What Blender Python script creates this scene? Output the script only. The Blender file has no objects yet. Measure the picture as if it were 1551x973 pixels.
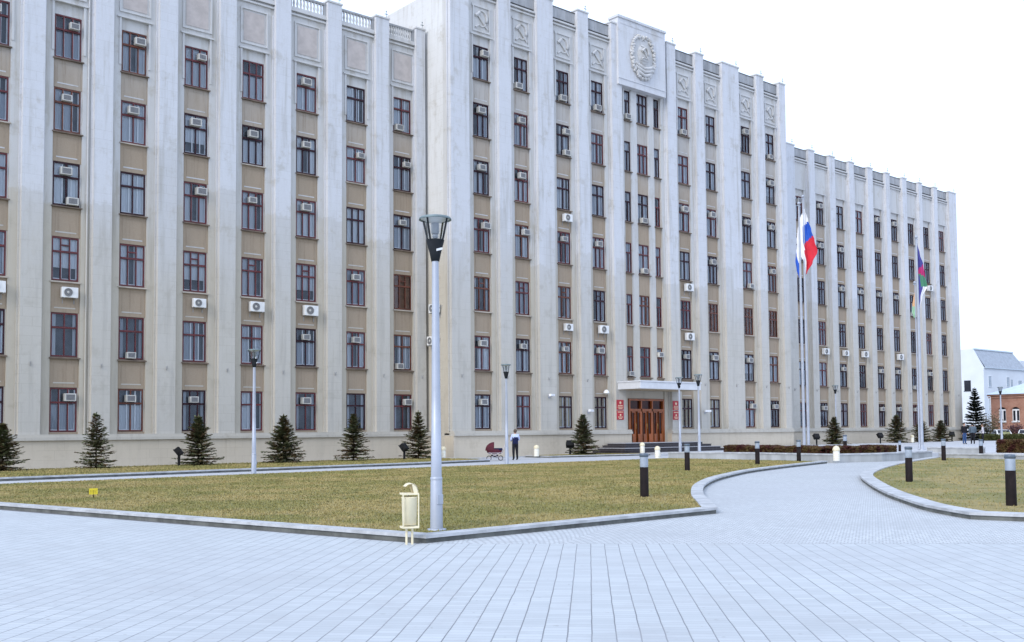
import bpy, bmesh, math, random
import numpy as np
from mathutils import Vector, Matrix
R = math.radians
random.seed(7)
rng = np.random.default_rng(7)
scn = bpy.context.scene
COL = scn.collection

# ------------------------------------------------------------------ materials
class NT:
    def __init__(s, name):
        s.m = bpy.data.materials.new(name); s.m.use_nodes = True
        s.t = s.m.node_tree; s.n = s.t.nodes; s.l = s.t.links
        s.b = s.n['Principled BSDF']; s.out = s.n['Material Output']
    def new(s, typ, **kw):
        k = s.n.new(typ)
        for a, v in kw.items():
            if hasattr(k, a): setattr(k, a, v)
            else: k.inputs[a].default_value = v
        return k
    def link(s, a, b): s.l.new(a, b)
    def math(s, op, a, b=None, c=None, clamp=False):
        k = s.n.new('ShaderNodeMath'); k.operation = op; k.use_clamp = clamp
        for i, x in enumerate((a, b, c)):
            if x is None: continue
            if isinstance(x, (int, float)): k.inputs[i].default_value = x
            else: s.l.new(x, k.inputs[i])
        return k.outputs[0]
    def mix(s, f, a, b, mode='MIX'):
        k = s.n.new('ShaderNodeMix'); k.data_type = 'RGBA'; k.blend_type = mode
        for i, x in ((0, f), (6, a), (7, b)):
            if isinstance(x, (int, float)): k.inputs[i].default_value = x
            elif isinstance(x, tuple): k.inputs[i].default_value = (*x[:3], 1)
            else: s.l.new(x, k.inputs[i])
        return k.outputs[2]
    def pos(s): return s.n.new('ShaderNodeNewGeometry').outputs['Position']
    def sep(s, v):
        k = s.n.new('ShaderNodeSeparateXYZ'); s.l.new(v, k.inputs[0]); return k.outputs
    def comb(s, x, y, z=0.0):
        k = s.n.new('ShaderNodeCombineXYZ')
        for i, a in enumerate((x, y, z)):
            if isinstance(a, (int, float)): k.inputs[i].default_value = a
            else: s.l.new(a, k.inputs[i])
        return k.outputs[0]
    def noise(s, vec, scale, detail=4, rough=.55, stretch=None):
        if stretch:
            mp = s.n.new('ShaderNodeMapping'); mp.inputs['Scale'].default_value = stretch
            s.l.new(vec, mp.inputs[0]); vec = mp.outputs[0]
        k = s.n.new('ShaderNodeTexNoise'); k.inputs['Scale'].default_value = scale
        k.inputs['Detail'].default_value = detail; k.inputs['Roughness'].default_value = rough
        s.l.new(vec, k.inputs['Vector']); return k.outputs[0]
    def remap(s, x, a, b, c=0., d=1.):
        k = s.n.new('ShaderNodeMapRange'); k.interpolation_type = 'SMOOTHSTEP'
        s.l.new(x, k.inputs[0])
        for i, v in enumerate((a, b, c, d)): k.inputs[i+1].default_value = v
        return k.outputs[0]
    def bump(s, h, strength=.3, dist=.02):
        k = s.n.new('ShaderNodeBump'); k.inputs['Strength'].default_value = strength
        k.inputs['Distance'].default_value = dist
        s.l.new(h, k.inputs['Height']); s.l.new(k.outputs[0], s.b.inputs['Normal'])
    def col(s, c):
        if isinstance(c, tuple): s.b.inputs['Base Color'].default_value = (*c[:3], 1)
        else: s.l.new(c, s.b.inputs['Base Color'])
    def rough(s, r): s.b.inputs['Roughness'].default_value = r

def pbr(name, col, rough=.6, var=.12, scale=4., metal=0., bump=0., streak=False):
    t = NT(name); p = t.pos()
    n = t.noise(p, scale, 5, .6, (1, 1, .2) if streak else None)
    lo = tuple(max(0, c*(1-var)) for c in col); hi = tuple(min(1, c*(1+var)) for c in col)
    t.col(t.mix(t.remap(n, .3, .7), lo, hi)); t.rough(rough); t.b.inputs['Metallic'].default_value = metal
    if max(col) < .06: t.b.inputs['Specular IOR Level'].default_value = .2
    if bump: t.bump(t.noise(p, scale*6, 3), bump, .01)
    return t.m

def stone(name, low, high, patch, coursing=True, streak=.5, zlo=10., zhi=17.):
    """limewashed masonry: creamier lower storeys, newer whitewash in patches, rain streaks, block joints"""
    t = NT(name); p = t.pos(); x, y, z = t.sep(p)
    u = t.math('ADD', x, y)
    big = t.noise(p, .22, 4)
    f = t.remap(t.math('ADD', z, t.math('MULTIPLY', t.math('SUBTRACT', big, .5), 9.)), zlo, zhi)
    c = t.mix(f, low, high)
    # fresh whitewash ending at an uneven height on each pier
    cell = t.math('FLOOR', t.math('DIVIDE', u, 1.72))
    wn = t.new('ShaderNodeTexWhiteNoise', noise_dimensions='1D'); t.link(cell, wn.inputs['W'])
    edge = t.math('ADD', t.math('MULTIPLY', wn.outputs[0], 5.), 12.6)
    rough_edge = t.math('MULTIPLY', t.math('SUBTRACT', t.noise(p, 3., 3), .5), 1.2)
    above = t.remap(t.math('SUBTRACT', t.math('ADD', z, rough_edge), edge), -.12, .12)
    c = t.mix(t.math('MULTIPLY', above, .55), c, patch)
    # rain streaks
    s1 = t.noise(p, 1.6, 6, .65, (1.3, 1.3, .09))
    c = t.mix(t.math('MULTIPLY', t.remap(s1, .48, .74), streak), c, tuple(v*.70 for v in low))
    s3 = t.noise(p, 5., 5, .7, (1.4, 1.4, .05)); c = t.mix(t.math('MULTIPLY', t.remap(s3, .57, .72), .3), c, (low[0]*.62, low[1]*.55, low[2]*.45))
    s2 = t.noise(p, 2.2, 5, .6, (1, 1, .5))
    c = t.mix(t.math('MULTIPLY', t.remap(s2, .56, .75), .22), c, (low[0]*.8, low[1]*.76, low[2]*.66))
    blot = t.noise(p, .9, 6, .7)
    c = t.mix(t.math('MULTIPLY', t.remap(blot, .53, .70), .45), c, (low[0]*.74, low[1]*.72, low[2]*.68))
    gr = t.noise(p, 14., 4, .7)
    c = t.mix(t.math('MULTIPLY', t.remap(gr, .35, .7), .10), c, tuple(v*.7 for v in low))
    if coursing:
        br = t.new('ShaderNodeTexBrick'); br.offset = .5
        t.link(t.comb(u, z), br.inputs['Vector'])
        for k, v in (('Scale', 1.), ('Mortar Size', .009), ('Mortar Smooth', .3), ('Brick Width', .95), ('Row Height', .47)): br.inputs[k].default_value = v
        br.inputs['Color1'].default_value = (1, 1, 1, 1); br.inputs['Color2'].default_value = (.95, .95, .94, 1); br.inputs['Mortar'].default_value = (.74, .72, .69, 1)
        c = t.mix(t.remap(t.noise(p, .7, 3), .35, .65, .1, .7), c, t.mix(1., c, br.outputs['Color'], 'MULTIPLY'))
    t.col(c); t.rough(.85); t.bump(t.noise(p, 30., 4), .25, .01)
    return t.m

M = {}
M['stone'] = stone('wall_limewash_cream', (.50, .455, .375), (.53, .52, .50), (.57, .57, .565), False, .75, 10, 18)
M['pier'] = stone('pier_limewash_white', (.51, .485, .435), (.555, .565, .59), (.645, .655, .685), True, .6, 6, 19)
M['side'] = stone('side_limewash', (.50, .46, .385), (.64, .64, .63), (.66, .66, .65), True, .5, 11, 19)
M['trim'] = stone('trim_limewash', (.50, .47, .41), (.54, .535, .53), (.58, .58, .575), False, .55, 6, 16)
M['plinth'] = stone('plinth_render', (.575, .505, .40), (.575, .505, .40), (.575, .505, .40), True, .3)
t = NT('spandrel_tan_render'); p = t.pos(); x, y, z = t.sep(p)
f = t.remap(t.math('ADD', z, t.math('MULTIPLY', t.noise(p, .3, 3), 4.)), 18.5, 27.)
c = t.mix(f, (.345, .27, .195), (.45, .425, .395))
c = t.mix(t.math('MULTIPLY', t.remap(t.noise(p, 1.4, 5, .6, (1, 1, .3)), .45, .75), .4), c, (.28, .225, .16))
rs = t.noise(p, 4., 5, .65, (2., 2., .12)); c = t.mix(t.math('MULTIPLY', t.remap(rs, .52, .70), .42), c, (.21, .15, .10))
c = t.mix(t.math('MULTIPLY', t.remap(t.noise(p, 18., 4), .4, .7), .12), c, (.5, .44, .34))
t.col(c); t.rough(.9); M['tan'] = t.m
M['panel'] = pbr('relief_panel_pinkish', (.47, .42, .39), .9, .1, 2.)
M['zinc'] = pbr('parapet_zinc_sheet', (.33, .335, .34), .6, .22, 1.5, .1, streak=True)
M['zinc_gap_dark'] = pbr('flashing_and_gap_shade', (.06, .06, .06), .7)  # dark capping; also colours in the shade of the gap beneath the sheets
M['roof'] = pbr('roof_felt', (.12, .12, .12), .9)
M['sill'] = pbr('sill_rusty_sheet', (.15, .11, .08), .7, .35, 2.)
M['silll'] = pbr('sill_pale_sheet', (.42, .37, .31), .7, .2, 2.)
M['fr1'] = pbr('frame_maroon_paint', (.105, .014, .016), .5, .3, 3.)
M['fr2'] = pbr('frame_dark_paint', (.040, .014, .020), .5, .3, 3.)
M['fr3'] = pbr('frame_brown_paint', (.125, .032, .014), .5, .3, 3.)
M['sash'] = pbr('inner_sash_white', (.9, .9, .9), .6, .06)
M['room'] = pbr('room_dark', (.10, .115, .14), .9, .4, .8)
t = NT('curtain_fabric'); oi = t.new('ShaderNodeObjectInfo')
c = t.mix(oi.outputs['Random'], (.33, .36, .41), (.78, .80, .82)); c = t.mix(t.math('MULTIPLY', t.noise(t.pos(), 3., 3, .5, (4, 4, .3)), .45), c, (.28, .31, .36))
t.col(c); t.rough(.9); M['curtain'] = t.m
M['brownboard'] = pbr('window_brown_screen', (.20, .085, .04), .6, .35, 2.5)
M['beigecurtain'] = pbr('curtain_beige', (.50, .40, .24), .9, .2, 3.)
t = NT('window_glass'); fr = t.new('ShaderNodeFresnel', IOR=1.5)
tr = t.new('ShaderNodeBsdfTransparent'); tr.inputs[0].default_value = (.90, .93, .96, 1)
gl = t.new('ShaderNodeBsdfGlossy'); gl.inputs['Roughness'].default_value = .03; gl.inputs[0].default_value = (.9, .95, 1, 1)
wv = t.new('ShaderNodeBump', Strength=.12, Distance=.02); t.link(t.noise(t.pos(), 2.2, 2), wv.inputs['Height']); t.link(wv.outputs[0], gl.inputs['Normal'])
mx = t.new('ShaderNodeMixShader'); t.link(fr.outputs[0], mx.inputs[0]); t.link(tr.outputs[0], mx.inputs[1]); t.link(gl.outputs[0], mx.inputs[2]); t.link(mx.outputs[0], t.out.inputs[0])
M['glass'] = t.m
M['acwhite'] = pbr('aircon_casing_cream', (.52, .505, .46), .5, .18, 2.)
M['acsplit'] = pbr('cooling_unit_white', (.72, .72, .71), .5, .1, 2.)
M['acgrey'] = pbr('aircon_grille_dark', (.10, .10, .11), .6, .3, 10.)
M['acmid'] = pbr('aircon_grille_slats', (.33, .33, .33), .6)
M['steelpole'] = pbr('pole_galvanised_grey', (.38, .41, .47), .45, .06, 3., .25)
M['lampdark'] = pbr('lamp_dark_metal', (.016,.019,.023), .75, .2, 4.)
M['lampgreen'] = pbr('lamp_lid_grey_green', (.15, .20, .21), .5, .1)
M['reflector'] = pbr('lamp_reflector', (.75, .74, .7), .4, .05)
M['bulb'] = pbr('lamp_bulb_grey', (.32, .34, .36), .3, .1)
t = NT('lamp_clear_shade'); t.b.inputs['Base Color'].default_value = (.95, .97, 1, 1)
tr = t.new('ShaderNodeBsdfTransparent'); tr.inputs[0].default_value = (.90, .93, .96, 1)
gl = t.new('ShaderNodeBsdfGlossy'); gl.inputs['Roughness'].default_value = .08
mx = t.new('ShaderNodeMixShader', Fac=.10); t.link(tr.outputs[0], mx.inputs[1]); t.link(gl.outputs[0], mx.inputs[2]); t.link(mx.outputs[0], t.out.inputs[0])
M['clear'] = t.m
M['cream'] = pbr('cream_paint', (.74, .66, .46), .5, .08, 6.)
M['binpaint'] = pbr('bin_paint', (.84, .75, .52), .5, .06, 6.)
M['creamw'] = pbr('cream_white_paint', (.74, .72, .63), .5, .06, 6.)
M['bollard'] = pbr('bollard_dark_brown', (.012, .008, .008), .75, .35, 4.)
M['bolhead'] = pbr('bollard_grey_diffuser', (.30, .35, .42), .35, .1, 8.)
M['boltop'] = pbr('bollard_cap', (.09, .12, .16), .4)
M['black'] = pbr('black_metal', (.012, .012, .013), .75)
M['yellow'] = pbr('yellow_plate', (.75, .62, .03), .5, .05)
M['ink'] = pbr('plate_lettering', (.25, .17, .02), .7)
M['wood'] = pbr('door_varnished_wood', (.28, .068, .008), .35, .3, 2., streak=True)
M['wooddk'] = pbr('door_wood_dark_panels', (.15, .030, .006), .35, .3, 2.)  # darker tone of the door wood
M['doorglass'] = pbr('door_glass_dark', (.045, .010, .006), .12, .4, 2.)
M['brass'] = pbr('brass', (.5, .34, .1), .35, .1, 4., .8)
M['granite'] = pbr('step_dark_granite', (.055, .05, .055), .5, .25, 6.)
M['granitel'] = pbr('step_light_granite', (.42, .42, .44), .6, .12, 6.)
M['canopy'] = pbr('canopy_white', (.62, .63, .65), .5, .05, 2.)
M['soffit'] = pbr('canopy_soffit', (.50, .42, .28), .6)
M['red'] = pbr('plaque_red', (.42, .012, .022), .35, .12, 3.)
M['gold'] = pbr('plaque_gilt', (.80, .62, .42), .4)
M['whitepaint'] = pbr('white_paint', (.8, .8, .8), .4, .05)
# flags
M['fwhite'] = pbr('flag_white', (.78, .78, .80), .8, .04)
M['fblue'] = pbr('flag_blue', (.02, .10, .50), .8, .08)
M['fred'] = pbr('flag_red', (.62, .02, .04), .8, .08)
M['fnavy'] = pbr('flag_dark_blue', (.05, .05, .24), .8, .08)
M['fcrim'] = pbr('flag_crimson', (.42, .02, .14), .8, .08)
M['fgreen'] = pbr('flag_green', (.06, .22, .13), .8, .08)
M['forange'] = pbr('flag_orange', (.70, .42, .22), .8, .08)
M['flgreen'] = pbr('flag_pale_green', (.30, .50, .32), .8, .08)
# people
M['skin'] = pbr('skin', (.45, .27, .19), .6, .08)
M['hairbrown'] = pbr('hair_brown', (.09, .06, .04), .8)
M['hairblack'] = pbr('hair_black', (.015, .013, .012), .8)
M['paleblue'] = pbr('cloth_pale_blue', (.50, .56, .80), .9, .12, 8.)
M['navy'] = pbr('cloth_navy', (.012, .016, .055), .9, .3, 8.)
M['darkcloth'] = pbr('cloth_black', (.014, .014, .018), .9, .3, 8.)
M['jeans'] = pbr('cloth_jeans', (.03, .07, .18), .9, .25, 8.)
M['greycloth'] = pbr('cloth_slate_grey', (.075, .105, .135), .8, .2, 5.)
M['lightcloth'] = pbr('cloth_light_grey', (.50, .48, .50), .9, .2, 8.)
M['maroon'] = pbr('pram_maroon_fabric', (.075, .005, .016), .8, .25, 6.)
M['pramgrey'] = pbr('pram_frame', (.55, .50, .52), .4, .1)
M['rubber'] = pbr('rubber', (.02, .02, .02), .8)
# vegetation
def leafmat(name, cols, rough=.75):
    t = NT(name); g = t.new('ShaderNodeNewGeometry'); r = g.outputs['Random Per Island']
    c = t.mix(r, cols[0], cols[1])
    if len(cols) > 2: c = t.mix(t.remap(t.noise(g.outputs['Position'], 2.2, 3), .42, .62), c, cols[2])
    t.col(c); t.rough(rough); t.b.inputs['Specular IOR Level'].default_value = .25
    return t.m
M['needle'] = leafmat('spruce_needles', [(.050, .064, .026), (.175, .190, .090), (.125, .078, .036)])
M['needledk'] = leafmat('dark_spruce_needles', [(.012, .018, .016), (.035, .045, .030)])
M['bark'] = pbr('bark', (.07, .045, .03), .9, .3, 10.)
M['hedge1'] = leafmat('hedge_leaves_brown_red', [(.075, .035, .012), (.10, .075, .025), (.05, .012, .010)])
M['hedge2'] = leafmat('hedge_leaves_green', [(.04, .05, .015), (.09, .09, .03)])
M['shrubred'] = leafmat('shrub_leaves_wine', [(.06, .02, .03), (.10, .05, .05)])
M['shruby'] = leafmat('shrub_leaves_pale_green', [(.30, .32, .12), (.5, .5, .28)])
M['shrubb'] = leafmat('shrub_leaves_olive_brown', [(.07, .06, .03), (.13, .10, .05)])

def grass_sheet(name):
    t = NT(name); p = t.pos()
    a = t.noise(p, .35, 5, .6); b = t.noise(p, 2.3, 5, .65); d = t.noise(p, 28., 4, .7)
    c = t.mix(t.remap(a, .42, .58), (.32, .255, .10), (.215, .20, .064))
    c = t.mix(t.math('MULTIPLY', t.remap(b, .5, .72), .7), c, (.10, .115, .030))
    c = t.mix(t.math('MULTIPLY', t.remap(b, .48, .25), .55), c, (.35, .275, .16))
    c = t.mix(t.math('MULTIPLY', t.remap(d, .4, .7), .35), c, (.15, .135, .045))
    t.col(c); t.rough(.95); t.bump(d, .8, .04); return t.m
M['turf'] = grass_sheet('lawn_turf')
t = NT('grass_blades'); g = t.new('ShaderNodeNewGeometry'); p = g.outputs['Position']
a = t.noise(p, .35, 5, .6); b = t.noise(p, 2.3, 5, .65)
c = t.mix(t.remap(a, .42, .58), (.36, .29, .12), (.245, .225, .075))
c = t.mix(t.math('MULTIPLY', t.remap(b, .5, .72), .7), c, (.105, .125, .034))
c = t.mix(t.math('MULTIPLY', t.remap(b, .48, .25), .5), c, (.38, .30, .175))
c = t.mix(t.math('MULTIPLY', g.outputs['Random Per Island'], .16), c, (.36, .30, .16))
t.col(c); t.rough(.8); t.b.inputs['Specular IOR Level'].default_value = .2; M['blade'] = t.m

def paving(name, kind):
    t = NT(name); p = t.pos(); x, y, z = t.sep(p)
    base, dk = (.50, .51, .525), (.35, .36, .37)
    if kind == 'slab':
        u = t.math('MULTIPLY', t.math('ADD', x, y), .70711); v = t.math('MULTIPLY', t.math('SUBTRACT', y, x), .70711)
        wob = t.math('MULTIPLY', t.math('SUBTRACT', t.noise(p, 1.3, 2), .5), .02)
        v = t.math('ADD', v, wob)
        br = t.new('ShaderNodeTexBrick'); br.offset = .5
        t.link(t.comb(u, v), br.inputs['Vector'])
        for k, q in (('Scale', 1.), ('Mortar Size', .005), ('Mortar Smooth', .4), ('Brick Width', .112), ('Row Height', .205)): br.inputs[k].default_value = q
        br.inputs['Color1'].default_value = (.425, .452, .465, 1); br.inputs['Color2'].default_value = (.495, .522, .535, 1); br.inputs['Mortar'].default_value = (.31, .32, .34, 1)
        fac = br.outputs['Fac']; c = br.outputs['Color']
        # the long continuous joints gape wider than the cross joints
        w = t.math('ABSOLUTE', t.math('SUBTRACT', t.math('FRACT', t.math('DIVIDE', v, .205)), .5))
        gap = t.remap(w, .462, .486)
        gn = t.remap(t.noise(p, .8, 4), .3, .6, .7, 1.)
        c = t.mix(t.math('MULTIPLY', t.math('MULTIPLY', gap, .85), gn), c, (.12, .125, .135))
    elif kind == 'fan':
        # segmental arcs of small setts laid along the path
        u = t.math('MULTIPLY', t.math('ADD', t.math('MULTIPLY', x, .5), t.math('MULTIPLY', y, -.866)), 1.)
        v = t.math('ADD', t.math('MULTIPLY', x, .866), t.math('MULTIPLY', y, .5))
        W = 1.5
        uu = t.math('SUBTRACT', t.math('MULTIPLY', t.math('FRACT', t.math('DIVIDE', u, W)), W), W/2)
        arc = t.math('SQRT', t.math('SUBTRACT', 1.1, t.math('MULTIPLY', uu, uu)))
        vv = t.math('SUBTRACT', v, arc)
        br = t.new('ShaderNodeTexBrick'); br.offset = .5
        t.link(t.comb(t.math('ADD', u, t.math('MULTIPLY', uu, .15)), vv), br.inputs['Vector'])
        for k, q in (('Scale', 1.), ('Mortar Size', .015), ('Mortar Smooth', .4), ('Brick Width', .115), ('Row Height', .115)): br.inputs[k].default_value = q
        br.inputs['Color1'].default_value = (.445, .472, .485, 1); br.inputs['Color2'].default_value = (.56, .587, .60, 1); br.inputs['Mortar'].default_value = (.31, .315, .325, 1)
        fac = br.outputs['Fac']; c = br.outputs['Color']
        gap = fac
    else:
        br = t.new('ShaderNodeTexBrick'); br.offset = .0; t.link(p, br.inputs['Vector'])
        for k, q in (('Scale', 1.), ('Mortar Size', .01), ('Brick Width', .5), ('Row Height', .5)): br.inputs[k].default_value = q
        br.inputs['Color1'].default_value = (.48, .49, .515, 1); br.inputs['Color2'].default_value = (.53, .54, .56, 1); br.inputs['Mortar'].default_value = (.40, .40, .41, 1)
        c = br.outputs['Color']; gap = br.outputs['Fac']
    n1 = t.noise(p, .28, 5, .6); n2 = t.noise(p, 2.5, 5, .65)
    c = t.mix(t.math('MULTIPLY', t.remap(n1, .4, .72), .38), c, dk)
    c = t.mix(t.math('MULTIPLY', t.remap(n2, .5, .75), .3), c, (.37, .37, .37))
    sp = t.noise(p, 9., 2, .5); c = t.mix(t.math('MULTIPLY', t.remap(sp, .68, .76), .5), c, (.22, .21, .2))
    n3 = t.noise(p, 1.1, 6, .7); c = t.mix(t.math('MULTIPLY', t.remap(n3, .54, .68), .28), c, (.36, .36, .365))
    n4 = t.noise(p, .09, 3, .5); c = t.mix(t.math('MULTIPLY', t.remap(n4, .42, .62), .22), c, (.40, .41, .43))
    t.col(c); t.rough(.75)
    t.bump(t.math('ADD', t.math('MULTIPLY', gap, -1.), t.math('MULTIPLY', t.noise(p, 40., 3), .4)), .35, .01)
    return t.m
M['slab'] = paving('plaza_slabs', 'slab'); M['fan'] = paving('sett_fans', 'fan'); M['path'] = paving('path_slabs', 'path')
M['asphalt'] = pbr('asphalt_pale', (.16, .16, .165), .9, .15, 1.5)
M['kerb'] = pbr('kerb_granite', (.42, .43, .44), .7, .2, 3., bump=.2)
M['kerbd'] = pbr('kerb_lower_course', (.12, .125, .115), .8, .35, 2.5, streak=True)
M['lowwall'] = pbr('low_wall_stone', (.36, .37, .37), .8, .18, 1.5, streak=True)

# ------------------------------------------------------------------ mesh builder
class MB:
    def __init__(s): s.v = []; s.f = []; s.mi = []; s.sm = []
    def add(s, vs, fs, mi=0, smooth=False):
        o = len(s.v); s.v.extend([tuple(a) for a in vs])
        for f in fs: s.f.append([o+i for i in f]); s.mi.append(mi); s.sm.append(smooth)
        return s
    def box(s, x0, x1, y0, y1, z0, z1, mi=0, rot=0., c=None):
        vs = [(x, y, z) for z in (z0, z1) for y in (y0, y1) for x in (x0, x1)]
        if rot:
            cx, cy = c or ((x0+x1)/2, (y0+y1)/2); ca, sa = math.cos(rot), math.sin(rot)
            vs = [(cx+(x-cx)*ca-(y-cy)*sa, cy+(x-cx)*sa+(y-cy)*ca, z) for x, y, z in vs]
        return s.add(vs, [(0, 2, 3, 1), (4, 5, 7, 6), (0, 1, 5, 4), (2, 6, 7, 3), (0, 4, 6, 2), (1, 3, 7, 5)], mi)
    def prism(s, poly, z0, z1, mi=0, mtop=None):
        n = len(poly); a = sum(poly[i][0]*poly[(i+1) % n][1]-poly[(i+1) % n][0]*poly[i][1] for i in range(n))
        if a < 0: poly = poly[::-1]
        vs = [(x, y, z0) for x, y in poly]+[(x, y, z1) for x, y in poly]
        s.add(vs, [(i, (i+1) % n, n+(i+1) % n, n+i) for i in range(n)], mi)
        s.add(vs, [tuple(range(n, 2*n)), tuple(range(n-1, -1, -1))], mi if mtop is None else mtop); return s
    def sheet(s, poly, z, mi=0):
        n = len(poly); a = sum(poly[i][0]*poly[(i+1) % n][1]-poly[(i+1) % n][0]*poly[i][1] for i in range(n))
        if a < 0: poly = poly[::-1]
        return s.add([(x, y, z) for x, y in poly], [tuple(range(n))], mi)
    def tube(s, path, r, n=8, mi=0, cap=True, smooth=True):
        path = [Vector(p) for p in path]; rs = r if isinstance(r, (list, tuple)) else [r]*len(path)
        up = Vector((0, 0, 1)); vs = []
        for i, p in enumerate(path):
            d = (path[min(i+1, len(path)-1)]-path[max(i-1, 0)]).normalized()
            a = d.cross(up if abs(d.z) < .95 else Vector((1, 0, 0))).normalized(); b = a.cross(d)
            for k in range(n):
                w = 2*math.pi*k/n; vs.append(p+(a*math.cos(w)+b*math.sin(w))*rs[i])
        fs = [(i*n+k, i*n+(k+1) % n, (i+1)*n+(k+1) % n, (i+1)*n+k) for i in range(len(path)-1) for k in range(n)]
        s.add(vs, fs, mi, smooth)
        if cap:
            s.add(vs[:n], [tuple(range(n-1, -1, -1))], mi); s.add(vs[-n:], [tuple(range(n))], mi)
        return s
    def lathe(s, prof, n=20, mi=0, c=(0, 0, 0), smooth=True, sy=1.):
        vs = []
        for r, z in prof:
            for k in range(n):
                w = 2*math.pi*k/n; vs.append((c[0]+r*math.cos(w), c[1]+r*math.sin(w)*sy, c[2]+z))
        fs = [(i*n+k, i*n+(k+1) % n, (i+1)*n+(k+1) % n, (i+1)*n+k) for i in range(len(prof)-1) for k in range(n)]
        return s.add(vs, fs, mi, smooth)
    def ball(s, c, r, mi=0, n=8, m=6):
        prof = [(max(1e-4, math.sin(math.pi*i/m)), -math.cos(math.pi*i/m)) for i in range(m+1)]
        vs = []
        rr = r if isinstance(r, (tuple, list)) else (r, r, r)
        for q, z in prof:
            for k in range(n):
                w = 2*math.pi*k/n; vs.append((c[0]+rr[0]*q*math.cos(w), c[1]+rr[1]*q*math.sin(w), c[2]+rr[2]*z))
        fs = [(i*n+k, i*n+(k+1) % n, (i+1)*n+(k+1) % n, (i+1)*n+k) for i in range(m) for k in range(n)]
        return s.add(vs, fs, mi, True)
    def mesh(s, name, mats):
        me = bpy.data.meshes.new(name); me.from_pydata(s.v, [], s.f)
        for m in mats: me.materials.append(M[m])
        me.polygons.foreach_set('material_index', s.mi); me.polygons.foreach_set('use_smooth', s.sm)
        me.update(); return me
    def build(s, name, mats, parent=None, loc=None, bevel=0.):
        mats = [mats] if isinstance(mats, str) else mats
        return link(name, s.mesh(name, mats), parent, loc, bevel)

def link(name, me, parent=None, loc=None, bevel=0.):
    o = bpy.data.objects.new(name, me); COL.objects.link(o)
    if parent is not None:
        o.parent = parent
        if loc is None and not parent.get('local'): o.location = -world_of(parent)
    if loc is not None: o.location = loc
    if bevel:
        b = o.modifiers.new('edge', 'BEVEL'); b.width = bevel; b.segments = 2; b.limit_method = 'ANGLE'
    return o
def world_of(o):
    v = Vector(o.location)
    while o.parent: o = o.parent; v += Vector(o.location)
    return v
def thing(name, label, cat, loc=(0, 0, 0), rz=0., group=None, local=True):
    """an Empty at the base of a thing; local: its parts are modelled round its own origin"""
    o = bpy.data.objects.new(name, None); COL.objects.link(o); o.location = loc; o.rotation_euler[2] = rz; o.empty_display_size = .2
    o['label'] = label; o['category'] = cat
    if group: o['group'] = group
    if local: LOCAL.add(o.name)
    return o
LOCAL = set()
def part(name, mb, mats, parent, loc=None, bevel=0.):
    mats = [mats] if isinstance(mats, str) else mats
    o = bpy.data.objects.new(name, mb.mesh(name, mats)); COL.objects.link(o); o.parent = parent
    root = parent
    while root.parent: root = root.parent
    if root.name not in LOCAL and parent is root: o.location = -Vector(root.location)
    if loc is not None: o.location = loc
    if bevel:
        b = o.modifiers.new('edge', 'BEVEL'); b.width = bevel; b.segments = 2; b.limit_method = 'ANGLE'
    return o
def inst(name, me, parent, loc=(0, 0, 0)):
    o = bpy.data.objects.new(name, me); COL.objects.link(o); o.parent = parent; o.location = loc; return o
def dup(root, loc, rz=0., label=None, scale=None):
    r = root.copy(); COL.objects.link(r); r.location = loc; r.rotation_euler[2] = rz
    if scale: r.scale = (scale,)*3
    if label: r['label'] = label
    def rec(a, b):
        for ch in list(a.children):
            c = ch.copy(); COL.objects.link(c); c.parent = b; rec(ch, c)
    rec(root, r); return r
def tag(o, label, cat, group=None):
    o['label'] = label; o['category'] = cat
    if group: o['group'] = group
    return o
def struct(name, mb, mats, kind='structure'):
    o = mb.build(name, mats); o['kind'] = kind; return o

# ------------------------------------------------------------------ ground
g = MB(); g.sheet([(-900, -900), (1500, -900), (1500, 1500), (-900, 1500)], 0.); struct('ground', g, 'asphalt')
E0 = 22.25
g = MB(); g.sheet([(9.3, 12.95), (4.2, 37), (-60, 34.5), (-60, -60), (82, -60)], .004); struct('plaza_paving', g, 'slab')
g = MB(); g.sheet([(9.25, 13.0), (45, 39), (62, 39), (62, E0-62)], .004); struct('path_paving', g, 'fan')
g = MB(); g.sheet([(-60, 34.), (4, 36.9), (45, 38.9), (62, 39.02), (63, 51.3), (39, 53.4), (-60, 53.4), (-60, 40)], .004); struct('walkway', g, 'path')
def offset_line(pts, d):
    out = []
    for i, p in enumerate(pts):
        a = Vector(pts[max(i-1, 0)]); b = Vector(p); c = Vector(pts[min(i+1, len(pts)-1)])
        n1 = (b-a); n2 = (c-b)
        if n1.length < 1e-6: n1 = n2
        if n2.length < 1e-6: n2 = n1
        n1.normalize(); n2.normalize(); m = (n1+n2)
        m = n1 if m.length < .3 else m.normalized()
        nn = Vector((-m.y, m.x)); k = 1/max(.45, nn.dot(Vector((-n1.y, n1.x))))
        out.append(tuple(b+nn*d*k))
    return out
def kerb(name, pts, w=.31, h=.13, closed=False):
    """granite kerb: dark set-back lower course with a pale overhanging cap, inner side to the left of the line"""
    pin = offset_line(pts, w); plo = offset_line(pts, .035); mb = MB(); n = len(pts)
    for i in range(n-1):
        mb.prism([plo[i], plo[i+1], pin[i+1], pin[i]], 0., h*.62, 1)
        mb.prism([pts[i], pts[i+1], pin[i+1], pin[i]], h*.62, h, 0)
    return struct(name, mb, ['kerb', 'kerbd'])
def smooth(pts, k=4):
    P = [Vector(p) for p in pts]; out = []
    for i in range(len(P)-1):
        a, b, c, d = P[max(i-1, 0)], P[i], P[i+1], P[min(i+2, len(P)-1)]
        for j in range(k):
            t = j/k; out.append(tuple(.5*((2*b)+(c-a)*t+(2*a-5*b+4*c-d)*t*t+(3*b-a-3*c+d)*t**3)))
    return out+[tuple(P[-1])]
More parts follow.
